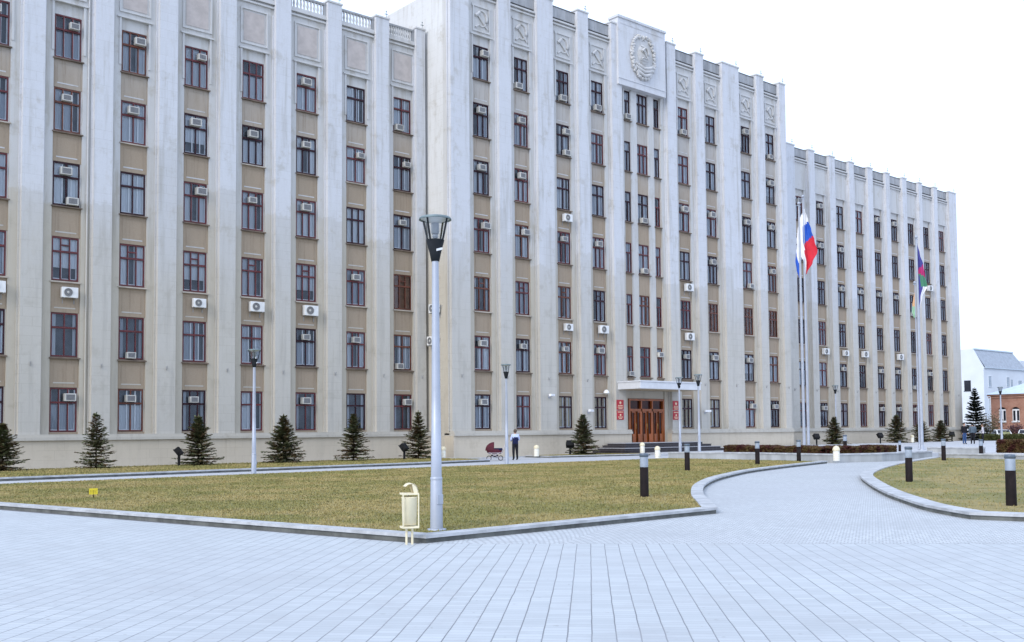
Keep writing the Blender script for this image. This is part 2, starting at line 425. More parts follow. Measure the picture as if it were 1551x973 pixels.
curveL = smooth([(16.9, 13.25), (18.6, 14.8), (20.2, 16.25), (22.8, 18.35), (24.9, 19.85), (27.5, 21.5), (30.5, 23.1), (33.2, 24.4), (36.4, 25.6), (39.4, 26.6), (44.6, 28.2)])
frontL = [(4.4, 37.0), (6.68, 26.09), (9.37, 12.94), (16.9, 13.25)]
inL1 = offset_line(frontL, .31); inL2 = offset_line(curveL, .31)
lawnL = inL1[:-1]+inL2+[(44.9, 38.6), (24, 38.0), (4.6, 36.95)]
g = MB(); g.prism(lawnL, .0, .10); struct('lawn', g, 'turf')
kerb('kerb', frontL[:]); kerb('kerb', curveL, h=.134)
kerb('kerb', [(45.0, 38.9), (24, 38.25), (4.4, 37.12)], .14, .105)
curveR = smooth([(53.6, 27.45), (45.9, 25.0), (40.3, 22.9), (35.8, 20.95), (31.9, 18.95), (27.9, 16.35), (24.2, 13.75), (21.9, 11.95), (20.2, 10.5), (18.98, 9.05)])
sideR = [(18.98, 9.05), (19.2, 8.1), (19.6, 0.), (20.2, -12.)]
lawnR = offset_line(curveR+sideR[1:], .42)+[(51.8, -12), (51.8, 21.0), (52.9, 26.0)]
g = MB(); g.prism(lawnR, 0., .10); struct('lawn', g, 'turf')
kerb('kerb', curveR+sideR[1:], .42, .14)
# planted strips along the building
stripA = [(-20, 39.9), (4, 41.0), (20, 42.7), (30, 43.5), (36.6, 44.7), (37.4, 46.2), (37.6, 52.3), (-20, 52.3)]
g = MB(); g.prism(stripA, 0., .09); struct('planted_strip', g, 'turf')
kerb('kerb', [(-20, 39.78), (4, 40.88), (20, 42.58), (30, 43.38), (36.75, 44.58), (37.6, 46.2), (37.75, 52.3)], .22, .15)
stripB = [(44.4, 47.9), (52.0, 46.5), (52.4, 49.9), (44.4, 49.9)]
g = MB(); g.prism(stripB, 0., .09); struct('planted_strip', g, 'turf')
kerb('kerb', [(44.2, 50.1), (44.25, 47.78), (52.15, 46.35), (52.6, 50.1)], .2, .13)
g = MB(); g.box(-20, 38.2, 52.31, 52.95, 0, .07); g.box(38.9, 52.8, 50.12, 50.55, 0, .07); struct('pavement', g, 'kerb')
# forecourt and terrace
fore = [(50.9, 44.4), (63.5, 44.4), (63.5, 50.6), (53.6, 50.6), (52.9, 46.0)]
g = MB(); g.prism(fore, 0., .15, 0); struct('forecourt', g, 'path')
terr = [(45.6, 38.6), (46.8, 34.4), (45.9, 28.9), (48.6, 27.9), (54.2, 28.1), (56.5, 27.9), (56.3, 18), (56.3, -30), (190, -30), (190, 47.0), (111.6, 50.7), (76, 50.7), (64, 50.7), (63.6, 44.3), (54, 42.6), (50, 42.2)]
g = MB(); g.prism(terr, 0., .3, 0); struct('terrace', g, 'path')
def lowwall(label, pts, w, z0, z1):
    pin = offset_line(pts, w); mb = MB(); cap = offset_line(pts, -.04); cin = offset_line(pts, w+.04); mc = MB()
    for i in range(len(pts)-1):
        mb.prism([pts[i], pts[i+1], pin[i+1], pin[i]], z0, z1-.07, 0)
        mc.prism([cap[i], cap[i+1], cin[i+1], cin[i]], z1-.07, z1, 0)
    e = thing('low_wall', label, 'wall', (pts[0][0], pts[0][1], 0), local=False)
    part('wall_face', mb, 'lowwall', e); part('coping', mc, 'kerb', e)
lowwall('low grey stone retaining wall with pale coping in front of the brown hedge', [(45.35, 39.0), (46.5, 34.5), (45.5, 28.5), (48.4, 27.5), (54.0, 27.7)], .38, 0, .44)
lowwall('low grey stone wall with pale coping behind the right lawn', [(53.2, 26.9), (52.3, 21.1), (52.3, 8.)], .4, 0, .34)
lowwall('upper low stone parapet with pale coping behind the three right bollards', [(56.35, 29.2), (56.3, 26.0)], .3, .0, .6)

# grass blades on the lawns
def blades(name, poly, n, z, hmin=.018, hmax=.042, near=True, wid=.012):
    P = np.array(poly); x0, y0 = P.min(0); x1, y1 = P.max(0)
    xs = rng.uniform(x0, x1, n*8); ys = rng.uniform(y0, y1, n*8)
    inside = np.zeros(len(xs), bool); j = len(P)-1
    for i in range(len(P)):
        cnd = ((P[i, 1] > ys) != (P[j, 1] > ys)) & (xs < (P[j, 0]-P[i, 0])*(ys-P[i, 1])/(P[j, 1]-P[i, 1]+1e-12)+P[i, 0]); inside ^= cnd; j = i
    dep = .6525*xs+.7577*ys
    keep = inside & (rng.random(len(xs)) < (np.clip(14/np.maximum(dep, 1), 0, 1)**1.3 if near else 1)) & (dep > 8)
    xs, ys, dep = xs[keep][:n], ys[keep][:n], dep[keep][:n]; m = len(xs)
    a = rng.uniform(0, 2*np.pi, m); w = wid*rng.uniform(.6, 1.4, m)*np.clip(dep/20, .8, 2.); h = rng.uniform(hmin, hmax, m)
    ln = rng.uniform(-.03, .03, (m, 2))
    V = np.zeros((m, 3, 3), np.float32)
    V[:, 0, 0] = xs-np.cos(a)*w; V[:, 0, 1] = ys-np.sin(a)*w; V[:, 1, 0] = xs+np.cos(a)*w; V[:, 1, 1] = ys+np.sin(a)*w
    V[:, 2, 0] = xs+ln[:, 0]; V[:, 2, 1] = ys+ln[:, 1]; V[:, :2, 2] = z; V[:, 2, 2] = z+h
    me = bpy.data.meshes.new(name); me.vertices.add(3*m); me.loops.add(3*m); me.polygons.add(m)
    me.vertices.foreach_set('co', V.ravel()); me.loops.foreach_set('vertex_index', np.arange(3*m, dtype=np.int32))
    me.polygons.foreach_set('loop_start', np.arange(0, 3*m, 3, dtype=np.int32)); me.update(calc_edges=True)
    me.materials.append(M['blade']); o = bpy.data.objects.new(name, me); COL.objects.link(o); o['kind'] = 'stuff'; return o
blades('grass', lawnL, 170000, .098)
blades('grass', lawnR, 60000, .098)
blades('grass', [(8, 41.4), (20, 42.9), (36.4, 45), (37.4, 46.5), (37.4, 52), (10, 52)], 25000, .088, .04, .08, False, .02)
blades('grass', stripB, 6000, .088, .04, .08, False, .02)

# ------------------------------------------------------------------ the office building
LW, MW = 53.85, 51.46
ZS = [1.87, 5.64, 9.48, 13.30, 17.09, 20.86, 24.67]; WH = 2.2
B = thing('office_building', 'long pale many-storey office block with tall white piers and a raised central block', 'building', (60, 53, 0), local=False)
Lc = [(5.7, 1.27), (9.14, 1.27), (12.58, 1.27), (16.02, 1.27), (19.40, 1.27), (22.85, 1.27), (26.27, 1.27), (29.72, 1.27), (33.16, 1.27), (36.62, 1.27)]
Mc = [(41.22, 1.22), (44.73, 1.15), (48.61, 1.15), (52.06, 1.12), None, (61.6, 1.12), (65.0, 1.12), (69.6, 1.12), (73.03, 1.12)]
def opening(c, W): k = .13*c[0]/W; return (round(c[0]-k, 3), round(c[1]+k, 2))
Lc = [opening(c, LW) for c in Lc]; Mc = [opening(c, MW) if c else None for c in Mc]
MID = [(55.38, .66), (56.75, 1.20), (58.64, .64)]
Rc = [(80.75, 1.14), (84.18, 1.14), (87.63, 1.14), (91.03, 1.14), (94.45, 1.14), (97.75, 1.14), (101.12, 1.14), (104.35, 1.14), (107.68, 1.14)]
Rc = [opening(c, LW) for c in Rc]
walls = {}
def wing(W, X0, X1, recs, nrows, ztop, zA, zP, firstP, lastP, doorgap=None):
    wl = MB()      # materials: 0 cream stone, 1 tan, 2 trim, 3 roof, 4 side
    wl.box(X0, X1, W+.36, W+15, 0, ztop-.3, 4); wl.box(X0+.3, X1-.3, W+.7, W+14.7, ztop-.3, ztop-.2, 3)
    edges = [X0]+[e for r in recs for e in (r[0], r[1])]+[X1]
    piers = []
    for i in range(0, len(edges), 2):
        a, b = edges[i], edges[i+1]
        wl.box(a, b, W-0.140, W+.36, 1.5, zA, 0)
        pa, pb = a+.5, b-.5
        if i == 0: pa, pb = firstP
        if i == len(edges)-2: pa, pb = lastP
        piers.append((pa, pb))
    for (a, b, wins) in recs:
        lo = [ZS[r] for r in range(nrows)]
        start = 0
        if len(wins) == 3: start = 1
        ztopwin = lo[-1]+WH
        z0 = 1.5
        for r in range(start, nrows):
            if r == 0: wl.box(a, b, W-.05, W+.36, 1.5, lo[0]-.02, 1)
            else:
                zb = lo[r-1]+WH if not (len(wins) == 3 and r == 1) else 5.2
                wl.box(a, b, W-.05, W+.36, zb+.02, lo[r]-.02, 1)
                if len(wins) < 3:
                    xa, xb, za, zt = a+.2, b-.2, zb+.22, lo[r]-.28
                    for qi, q in enumerate(((xa, xb, za, za+.06), (xa, xb, zt-.03, zt), (xa, xa+.03, za+.06, zt-.03), (xb-.03, xb, za+.06, zt-.03))):
                        wl.box(q[0], q[1], W-.062, W-.03, q[2], q[3], 2 if qi == 0 else 1)
            # jamb returns beside the window
            xs = [a]+[e for (wx, ww) in wins for e in (wx, wx+ww)]+[b]
            for k in range(0, len(xs), 2):
                dep = W-.10 if 0 < k < len(xs)-2 else W-.02
                wl.box(xs[k], xs[k+1], dep, W+.36, lo[r]-.02 if dep > W-.05 else zb+.02 if r > start else 5.22, (lo[r]+WH+.02), 2)
        if len(wins) == 3:    # slim mullion piers run the full height of the middle bay
            for k in (0, 1):
                wl.box(wins[k][0]+wins[k][1]+.06, wins[k+1][0]-.06, W-.125, W-.101, 5.25, ztopwin+.1, 2)
        zl = ztopwin
        wl.box(a, b, W-.025, W+.36, zl+.02, zl+.62, 0)
        wl.box(a, b, W-0.140, W+.36, zl+.62, zA, 0)
        wl.box(a-.22, b+.22, W-.25, W-.14, zl+.62, zl+.71, 2)
        wl.box(a-.12, a, W-0.190, W-0.140, zl-1.9, zl+.62, 2); wl.box(b, b+.12, W-0.190, W-0.140, zl-1.9, zl+.62, 2)
    # plinth and string course
    segs = [(X0, X1)] if not doorgap else [(X0, doorgap[0]), (doorgap[1], X1)]
    for a, b in segs:
        wl.box(a, b, W-0.580, W+.36, 0, 1.44, 5); wl.box(a, b, W-0.700, W+.36, 1.44, 1.60, 2); wl.box(a, b, W-0.620, W-0.140, 1.60, 1.74, 2)
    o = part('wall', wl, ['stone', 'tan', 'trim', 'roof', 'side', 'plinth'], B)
    for pa, pb in piers:
        pm = MB(); pm.box(pa, pb, W-0.460, W-0.140, 1.74, zP, 0); pm.box(pa, pb, W-0.140, W+.1, zA+.002, zP, 0)
        pm.box(pa-.05, pb+.05, W-0.510, W+.15, zP, zP+.10, 1)
        pm.box(pa-.09, pa, W-0.220, W-0.140, 1.74, zA-.7, 0); pm.box(pb, pb+.09, W-0.220, W-0.140, 1.74, zA-.7, 0)
        part('pier', pm, ['pier', 'trim'], B)
        fb = MB(); xm = (pa+pb)/2; fb.box(xm-.02, xm+.02, W-0.500, W-0.460, 5.12, 5.30); fb.tube([(xm, W-0.500, 5.1), (xm, W-0.640, 5.32)], .016, 6)
        part('flag_bracket', fb, 'acmid', B)
        fl = MB(); xm = pb-.1; fl.tube([(xm, W-.3, zP+.1), (xm, W-.3, zP+.55)], .015, 6); fl.box(xm-.12, xm+.12, W-.32, W-.28, zP+.38, zP+.41); fl.ball((xm, W-.3, zP+.58), .045, 0, 6, 4)
        part('roof_lamp', fl, 'lampgreen', B)
    return piers
def rec(c): return (c[0]-.06, c[0]+c[1]+.06, [c])
LR = [rec(c) for c in Lc]; RR = [rec(c) for c in Rc]
MR = [rec(c) if c else (55.30, 59.36, MID) for c in Mc]
Lp = wing(LW, 0., 39.0, LR, 6, 27.0, 26.75, 27.75, (.0, 5.1), (38.06, 38.76))
Mp = wing(MW, 39.0, 75.4, MR, 7, 30.6, 30.3, 31.42, (39.0, 40.5), (74.55, 75.4), (55.2, 59.62))
Rp = wing(LW, 75.4, 111.1, RR, 6, 27.0, 26.5, 27.5, (78.6, 80.2), (109.4, 111.1))
# wall round the door
a, b, W = 55.2, 59.62, MW
dm = MB(); dm.box(55.30, 59.36, W-.05, W+.36, 4.02, 5.2, 0); part('overdoor', dm, ['stone'], B)
dm = MB(); dm.box(55.20, 55.30, W-0.140, W+.36, 0, 1.5, 0); part('door_jamb', dm, ['stone'], B)
dm = MB(); dm.box(59.36, 59.62, W-0.140, W+.36, 0, 1.5, 0); part('door_jamb', dm, ['stone'], B)
dm = MB(); dm.box(55.42, 59.36, W-.3, W+.36, 0, .78, 0)
part('threshold', dm, ['stone'], B)
# crown of the left wing: framed blind panels, cornice and balustrades
for i, (a, b, _) in enumerate(LR):
    if i < 1: continue
    W = LW; pm = MB(); x0, x1, z0, z1 = a-.12, b+.12, 24.0, 26.1
    for q in ((x0, x1, z0, z0+.09), (x0, x1, z1-.09, z1), (x0, x0+.09, z0+.09, z1-.09), (x1-.09, x1, z0+.09, z1-.09)): pm.box(q[0], q[1], W-0.210, W-0.140, q[2], q[3], 0)
    pm.box(x0+.2, x1-.2, W-0.165, W-0.140, z0+.2, z1-.2, 1)
    part('blind_panel', pm, ['trim', 'panel'], B)
for Pl, W, zc, kind in ((Lp, LW, 26.75, 'bal'), (Mp, MW, 30.3, 'zinc'), (Rp, LW, 26.5, 'zinc')):
    for i in range(len(Pl)-1):
        a, b = Pl[i][1]+.0, Pl[i+1][0]
        if kind == 'zinc' and Pl is Mp and a > 53 and b < 61: continue
        cm = MB(); cm.box(a, b, W-0.260, W-0.140, zc-.32, zc-.22, 0); cm.box(a, b, W-0.320, W-0.140, zc-.10, zc+.02, 0); part('cornice', cm, 'trim', B)
        bm = MB()
        if kind == 'bal':
            bm.box(a, b, W-.28, W-.08, zc+.02, zc+.16, 0); bm.box(a, b, W-.28, W-.08, zc+.80, zc+.92, 1)
            n = 9
            bm.box(a, a+.16, W-.26, W-.10, zc+.16, zc+.80, 1); bm.box(b-.16, b, W-.26, W-.10, zc+.16, zc+.80, 1)
            for k in range(n):
                x = a+.32+(b-a-.64)*k/(n-1)
                bm.lathe([(.075, 0), (.075, .06), (.05, .12), (.085, .26), (.05, .46), (.075, .56), (.075, .64)], 8, 0, (x, W-0.180, zc+.16))
            part('balustrade', bm, ['trim', 'zinc'], B)
        else:
            bm.box(a, b, W-.18, W+.06, zc+.20, zc+.94, 0); bm.box(a, b, W-.12, W+.06, zc+.02, zc+.20, 1)  # dark strip under the sheet: the gap's shade put into its colour
            bm.box(a, b, W-.22, W+.10, zc+.94, zc+.98, 1)
            k = a+.4
            while k < b-.2: bm.box(k, k+.025, W-.195, W-.18, zc+.20, zc+.94, 0); k += .55
            part('parapet_panel', bm, ['zinc', 'zinc_gap_dark'], B)
# reliefs on the central block
def sickle_hammer(mb, cx, y, cz, s, mi=0, dep=.07):
    def T(px, pz, k=0.): return (cx+px*s, y-dep*.4-k, cz+pz*s)
    arc = []; rad = []
    for i in range(15):
        t = i/14; w = R(118-235*t); arc.append(T(.02+.36*math.cos(w), .06+.42*math.sin(w))); rad.append(s*(.012+.065*math.sin(math.pi*min(1, t*1.05))**.8))
    mb.tube(arc, rad, 8, mi)
    mb.tube([T(-.17, -.30), T(-.27, -.38), T(-.40, -.47)], [s*.045, s*.055, s*.06], 8, mi)
    mb.tube([T(-.24, .20, .03), T(.40, -.44, .03)], s*.045, 8, mi)
    mb.tube([T(-.40, .13, .03), T(-.12, .38, .03)], s*.085, 8, mi)
for i, (a, b, w) in enumerate(MR):
    if len(w) == 3: continue
    xm = (a+b)/2; pm = MB(); W = MW; x0, x1, z0, z1 = xm-.72, xm+.72, 27.75, 29.5
    for q in ((x0, x1, z0, z0+.10), (x0-.08, x1+.08, z1-.10, z1+.06), (x0, x0+.10, z0+.1, z1-.1), (x1-.10, x1, z0+.1, z1-.1)): pm.box(q[0], q[1], W-0.210, W-0.140, q[2], q[3], 0)
    sickle_hammer(pm, xm, W-0.140, 28.6, 1.25, 0)
    part('sickle_relief', pm, ['trim'], B)
pn = MB(); W = MW
pn.box(54.3, 59.5, W-0.620, W+.3, 26.98, 31.95, 0); pn.box(54.22, 59.58, W-0.700, W+.3, 31.95, 32.12, 0); pn.box(54.3, 59.5, W-0.660, W-0.620, 27.42, 27.50, 0)
for q in ((54.55, 59.25, 31.55, 31.62),): pn.box(q[0], q[1], W-0.640, W-0.620, q[2], q[3], 0)
part('crest_panel', pn, ['pier'], B)
em = MB(); cx, cy, cz = 56.92, MW-0.620, 29.5
em.lathe([(0.01, .05), (1.0, .05), (1.16, .03), (1.2, 0)], 36, 0)
vs = em.v; em.v = [(cx+x*1.12, cy-z*1.6, cz+y*1.45) for x, y, z in vs]
for side in (-1, 1):
    for i in range(26):
        t = i/25; w = R(-80+150*t); ww = math.pi/2-0
        px = side*math.cos(w)*1.22; pz = math.sin(w)*1.62
        for k in range(2):
            em.ball((cx+px+random.uniform(-.1, .1), cy-.10-.05*k, cz+pz+random.uniform(-.08, .08)), (.16, .09, .12), 0, 6, 4)
em.ball((cx, cy-.05, cz+.15), (.68, .22, .78), 0, 16, 10)
for k in (-.45, -.1, .25, .6):
    r = math.sqrt(max(0, .78**2-(k-.0)**2))*.9
    em.tube([(cx-r*.8, cy-.17, cz+.15+k), (cx, cy-.28, cz+.10+k), (cx+r*.8, cy-.17, cz+.15+k)], .022, 6)
sickle_hammer(em, cx, cy-.26, cz+.2, .95, 0, .1)
st = []
for i in range(10):
    r = .30 if i % 2 == 0 else .12; w = math.pi/2+i*math.pi/5; st.append((cx+r*math.cos(w), cz+1.42+r*math.sin(w)))
em.add([(x, cy-.12, z) for x, z in st]+[(cx, cy-.22, cz+1.42)], [((i+1) % 10, i, 10) for i in range(10)])
for i, (zz, ww) in enumerate(((-1.35, .75), (-1.05, .95), (-.8, 1.0))):
    em.tube([(cx-ww, cy-.1, cz+zz+.22), (cx-ww*.5, cy-.2, cz+zz), (cx, cy-.16, cz+zz-.08), (cx+ww*.5, cy-.2, cz+zz), (cx+ww, cy-.1, cz+zz+.22)], .13, 8)
for k in range(9):
    w = R(20+140*k/8); em.tube([(cx+.55*math.cos(w), cy-.1, cz-.95+.3*math.sin(w)), (cx+1.0*math.cos(w), cy-.06, cz-.95+.62*math.sin(w))], .035, 5)
part('state_crest', em, ['trim'], B)

# windows ------------------------------------------------------
def frame_mesh(w, style, col):
    mb = MB(); h = WH; y0, y1 = -.03, .05; e = .065
    mb.box(0, e, y0, y1, 0, h); mb.box(w-e, w, y0, y1, 0, h); mb.box(e, w-e, y0, y1, 0, e); mb.box(e, w-e, y0, y1, h-e, h)
    zt = h*.665; mb.box(e, w-e, y0-.02, y1, zt-.048, zt+.048)
    n = 1 if w < .7 else (3 if style != 0 or w > 1.36 else 2)
    m = .06
    if n > 1:
        ks = [w*k/n for k in range(1, n)]
        for x in ks: mb.box(x-m/2, x+m/2, y0, y1, zt+.055, h-e)
        if style == 1 and n == 3:
            for x in ks: mb.box(x-m/2, x+m/2, y0, y1, e, zt-.055)
            mb.box(ks[0]+m/2, ks[1]-m/2, y0, y1, zt+.30, zt+.37)
        else:
            for x in ks: mb.box(x-m/2, x+m/2, y0, y1, e, zt-.055)
    elif w < .7: mb.box(w/2-.025, w/2+.025, y0, y1, e, zt-.055)
    return mb.mesh('window', [M_ for M_ in [col]])
def sill_mesh(w, col):
    mb = MB(); mb.add([(-.1, .0, -.02), (w+.1, 0, -.02), (w+.1, -.22, -.06), (-.1, -.22, -.06), (-.1, 0, -.12), (w+.1, 0, -.12), (w+.1, -.22, -.12), (-.1, -.22, -.12)],
        [(0, 3, 2, 1), (3, 7, 6, 2), (4, 5, 6, 7), (0, 4, 7, 3), (1, 2, 6, 5)]); return mb.mesh('sill', [col])
def pane_mesh(w):
    mb = MB(); mb.add([(.05, .012, .05), (w-.05, .012, .05), (w-.05, .012, WH-.05), (.05, .012, WH-.05)], [(0, 1, 2, 3)]); return mb.mesh('pane', ['glass'])
def interior_mesh(w, v):
    """what shows through the panes: white inner sashes, curtains, the dark room"""
    mb = MB(); h = WH; mats = ['room', 'curtain', 'sash', 'brownboard', 'beigecurtain']
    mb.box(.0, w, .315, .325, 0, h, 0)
    if v == 6:
        mb.box(.06, w-.06, .09, .12, .06, h-.06, 3); return mb.mesh('interior', mats)
    # inner sash
    n = 1 if w < .7 else 3
    xs = [w*k/n for k in range(1, n)]
    off = .05
    if v not in (2,):
        for x in xs: mb.box(x-.032+off, x+.032+off, .065, .09, .05, h-.08, 2)
        mb.box(.05, .10, .065, .09, .05, h-.1, 2); mb.box(w-.12, w-.06, .065, .09, .05, h-.1, 2)
        mb.box(.06, w-.06, .065, .09, .05, .12, 2)
    def cur(x0, x1, z0, z1, mi):
        k = max(2, int((x1-x0)/.035)); vs = []
        for i in range(k+1):
            x = x0+(x1-x0)*i/k; y = .13+.022*math.sin(i*1.9)+random.uniform(-.006, .006); vs += [(x, y, z0), (x, y, z1)]
        mb.add(vs, [(2*i, 2*i+2, 2*i+3, 2*i+1) for i in range(k)], mi, True)
    if v == 0: cur(.04, w*.42, .03, h-.04, 1); cur(w*.60, w-.04, .03, h-.04, 1)
    elif v == 1: cur(.04, w-.04, .03, h-.04, 1)
    elif v == 2: cur(.04, w*.22, .03, h-.04, 1); cur(w*.84, w-.04, .03, h-.04, 1)
    elif v == 3: cur(.04, w-.04, .03, h*.62, 1)
    elif v == 4: cur(w*.30, w-.04, .03, h-.04, 1)
    elif v == 5: cur(.04, w*.66, .03, h-.04, 1)
    elif v == 7: cur(.04, w-.04, .03, h-.04, 4)
    elif v == 8: cur(.04, w-.04, h*.30, h-.04, 1)
    return mb.mesh('interior', mats)
cache = {}
def get(kind, fn, *a):
    k = (kind,)+a
    if k not in cache: cache[k] = fn(*a)
    return cache[k]
winlist = []
for ci, c in enumerate(Lc):
    for r in range(6): winlist.append(('L', ci, r, c[0], c[1], LW))
for ci, c in enumerate(Mc):
    for r in range(7):
        if c: winlist.append(('M', ci, r, c[0], c[1], MW))
        elif r > 0:
            for k, q in enumerate(MID): winlist.append(('C', k, r, q[0], q[1], MW))
for ci, c in enumerate(Rc):
    for r in range(6): winlist.append(('R', ci, r, c[0], c[1], LW))
brown = {('L', 9, 2), ('M', 6, 2), ('M', 7, 2), ('M', 8, 2)}
beige = {('M', 2, 0), ('M', 3, 0), ('M', 5, 0), ('M', 6, 0)}
indiv = [w for w in winlist if w[0] == 'L' and w[1] >= 2]+[w for w in winlist if w[0] in 'MC' and (w[0] == 'C' or w[1] <= 3)]
indiv = indiv[:100]; iset = {w[:3] for w in indiv}
rest = MB()
rest_mats = ['fr1', 'fr2', 'fr3', 'sill', 'silll', 'glass', 'room', 'curtain', 'sash', 'brownboard', 'beigecurtain']
wr = random.Random(3)
for wing_, ci, r, x, w, W in winlist:
    col = wr.choices(['fr1', 'fr2', 'fr3'], [5, 4, 2])[0] if wing_ != 'R' else wr.choices(['fr1', 'fr2'], [1, 3])[0]
    if r >= 4 and wing_ != 'L': col = 'fr2' if wr.random() < .65 else 'fr1'
    if r == 2 and wing_ == 'L': col = 'fr1'
    v = wr.choices([0, 1, 2, 3, 4, 5, 8], [3, 4, 2, 2, 2, 2, 1] if r > 1 else [3, 2, 4, 3, 3, 2, 1])[0]
    style = 1 if r == 2 else wr.choice([0, 0, 2])
    if (wing_, ci, r) in brown: v, col = 6, 'fr3'
    if (wing_, ci, r) in beige: v, col = 7, 'fr2'
    sm = 'silll' if r == 2 or (wing_ == 'L' and r == 4 and ci % 2 == 0) else 'sill'
    fm = get('f', frame_mesh, round(w, 2), style, col); im = get('i', interior_mesh, round(w, 2), v)
    pm = get('p', pane_mesh, round(w, 2)); sl = get('s', sill_mesh, round(w, 2), sm)
    if (wing_, ci, r) in iset:
        wo = inst('window', fm, B, Vector((x, W, ZS[r]))-Vector(B.location))
        inst('pane', pm, wo); inst('interior', im, wo)
        if r > 0: inst('sill', sl, wo)
    else:
        for me in ([fm, im, pm, sl] if r > 0 else [fm, im, pm]):
            o = len(rest.v); rest.v.extend([(v_.co.x+x, v_.co.y+W, v_.co.z+ZS[r]) for v_ in me.vertices])
            idx = [next(i for i, k in enumerate(rest_mats) if M[k] == mm) for mm in me.materials]
            for pl in me.polygons: rest.f.append([o+i for i in pl.vertices]); rest.mi.append(idx[pl.material_index]); rest.sm.append(pl.use_smooth)
ro = part('window', rest, rest_mats, B); ro['kind'] = 'stuff'

# entrance -----------------------------------------------------
x0, x1, z0, z1, y = 55.44, 59.34, .80, 4.0, MW-.06
dm = MB()
dm.box(x0, x0+.16, y-.06, y+.1, z0, z1); dm.box(x1-.16, x1, y-.06, y+.1, z0, z1); dm.box(x0+.16, x1-.16, y-.06, y+.1, z1-.14, z1)
dm.box(x0+.16, x1-.16, y-.06, y+.1, 3.08, 3.26)
dm.box(x0, x1, y+.12, y+.16, z0, z1, 1)
for k in range(1, 3): xx = x0+.16+(x1-x0-.32)*k/3; dm.box(xx-.06, xx+.06, y-.06, y+.1, z0, z1-.14)
door = part('door', dm, ['wood', 'doorglass'], B)
n = 6; wl = (x1-x0-.32)/n
for k in range(n):
    a = x0+.16+k*wl; lf = MB(); yy = y-.02
    lf.box(a+.075, a+.17, yy-.04, yy+.06, z0+.01, 3.07); lf.box(a+wl-.17, a+wl-.075, yy-.04, yy+.06, z0+.01, 3.07) if False else None
    a0, a1 = a+.065, a+wl-.065
    lf.box(a0, a0+.09, yy-.04, yy+.06, z0+.01, 3.07); lf.box(a1-.09, a1, yy-.04, yy+.06, z0+.01, 3.07)
    lf.box(a0+.09, a1-.09, yy-.04, yy+.06, z0+.01, 1.42); lf.box(a0+.09, a1-.09, yy-.04, yy+.06, 2.98, 3.07)
    lf.box(a0+.09, a1-.09, yy+.02, yy+.04, 1.42, 2.98, 1)
    lf.box(a0+.13, a1-.13, yy-.055, yy-.04, z0+.12, 1.30, 0)
    if k % 2 == 0: lf.tube([(a1-.05, yy-.05, 1.75), (a1-.05, yy-.12, 1.8), (a1-.05, yy-.12, 2.15), (a1-.05, yy-.05, 2.2)], .02, 6, 2)
    lo_ = part('door_leaf', lf, ['wood', 'doorglass', 'brass'], B)
cm = MB(); cm.box(53.95, 60.6, 48.85, MW-.12, 4.62, 5.18, 0); cm.box(53.90, 60.65, 48.80, MW-.12, 5.10, 5.2, 0); cm.box(54.1, 60.45, 49.0, MW-.30, 4.585, 4.62, 1)
part('canopy', cm, ['canopy', 'soffit'], B, bevel=.015)
sm = MB()
fr = [(51.0, 62.4, 47.75), (51.5, 61.9, 48.15), (52.0, 61.3, 48.55), (52.5, 60.8, 48.95)]
for k, (a, b, yy) in enumerate(fr):
    sm.box(a, b, yy, MW-.75, .15+.165*k, .15+.165*(k+1)-.035, 0); sm.box(a-.03, b+.03, yy-.03, MW-.75, .15+.165*(k+1)-.035, .15+.165*(k+1), 1 if k % 2 else 0)
sm.box(55.2, 59.62, MW-.75, MW-.3, .6, .805, 0)
part('steps', sm, ['granite', 'granitel'], B)
def plaque(x, z0, z1, w, label, rows):
    t_ = thing('plaque', label, 'sign', (x, MW-.462, z0)); mb = MB(); h = z1-z0; mb.box(-w/2, w/2, -.05, 0, 0, h); part('board', mb, 'red', t_, bevel=.008)
    tx = MB()
    for k, (zf, ln, th) in enumerate(rows):
        if ln == 0: tx.ball((0, -.055, h*zf), (th, .012, th), 0, 10, 6)
        else:
            xx = -w*ln/2
            while xx < w*ln/2-.02:
                q = random.uniform(.03, .07); tx.box(xx, min(xx+q, w*ln/2), -.058, -.05, h*zf, h*zf+th); xx += q+.018
    part('lettering', tx, 'gold', t_)
plaque(54.12, 3.18, 3.88, .70, 'upper red plaque with pale crest left of the wooden doors', [(.70, 0, .10), (.38, .7, .05), (.22, .8, .05), (.08, .6, .05)])
plaque(54.12, 2.46, 3.12, .70, 'lower red plaque with pale lettering left of the wooden doors', [(.78, .8, .06), (.5, 0, .08), (.25, .7, .05), (.1, .5, .05)])
plaque(60.22, 3.18, 3.88, .66, 'upper red plaque with pale crest right of the wooden doors', [(.70, 0, .10), (.38, .7, .05), (.22, .8, .05), (.08, .6, .05)])
plaque(60.22, 2.46, 3.12, .66, 'lower red plaque with pale lettering right of the wooden doors', [(.78, .8, .06), (.5, 0, .08), (.25, .7, .05), (.1, .5, .05)])
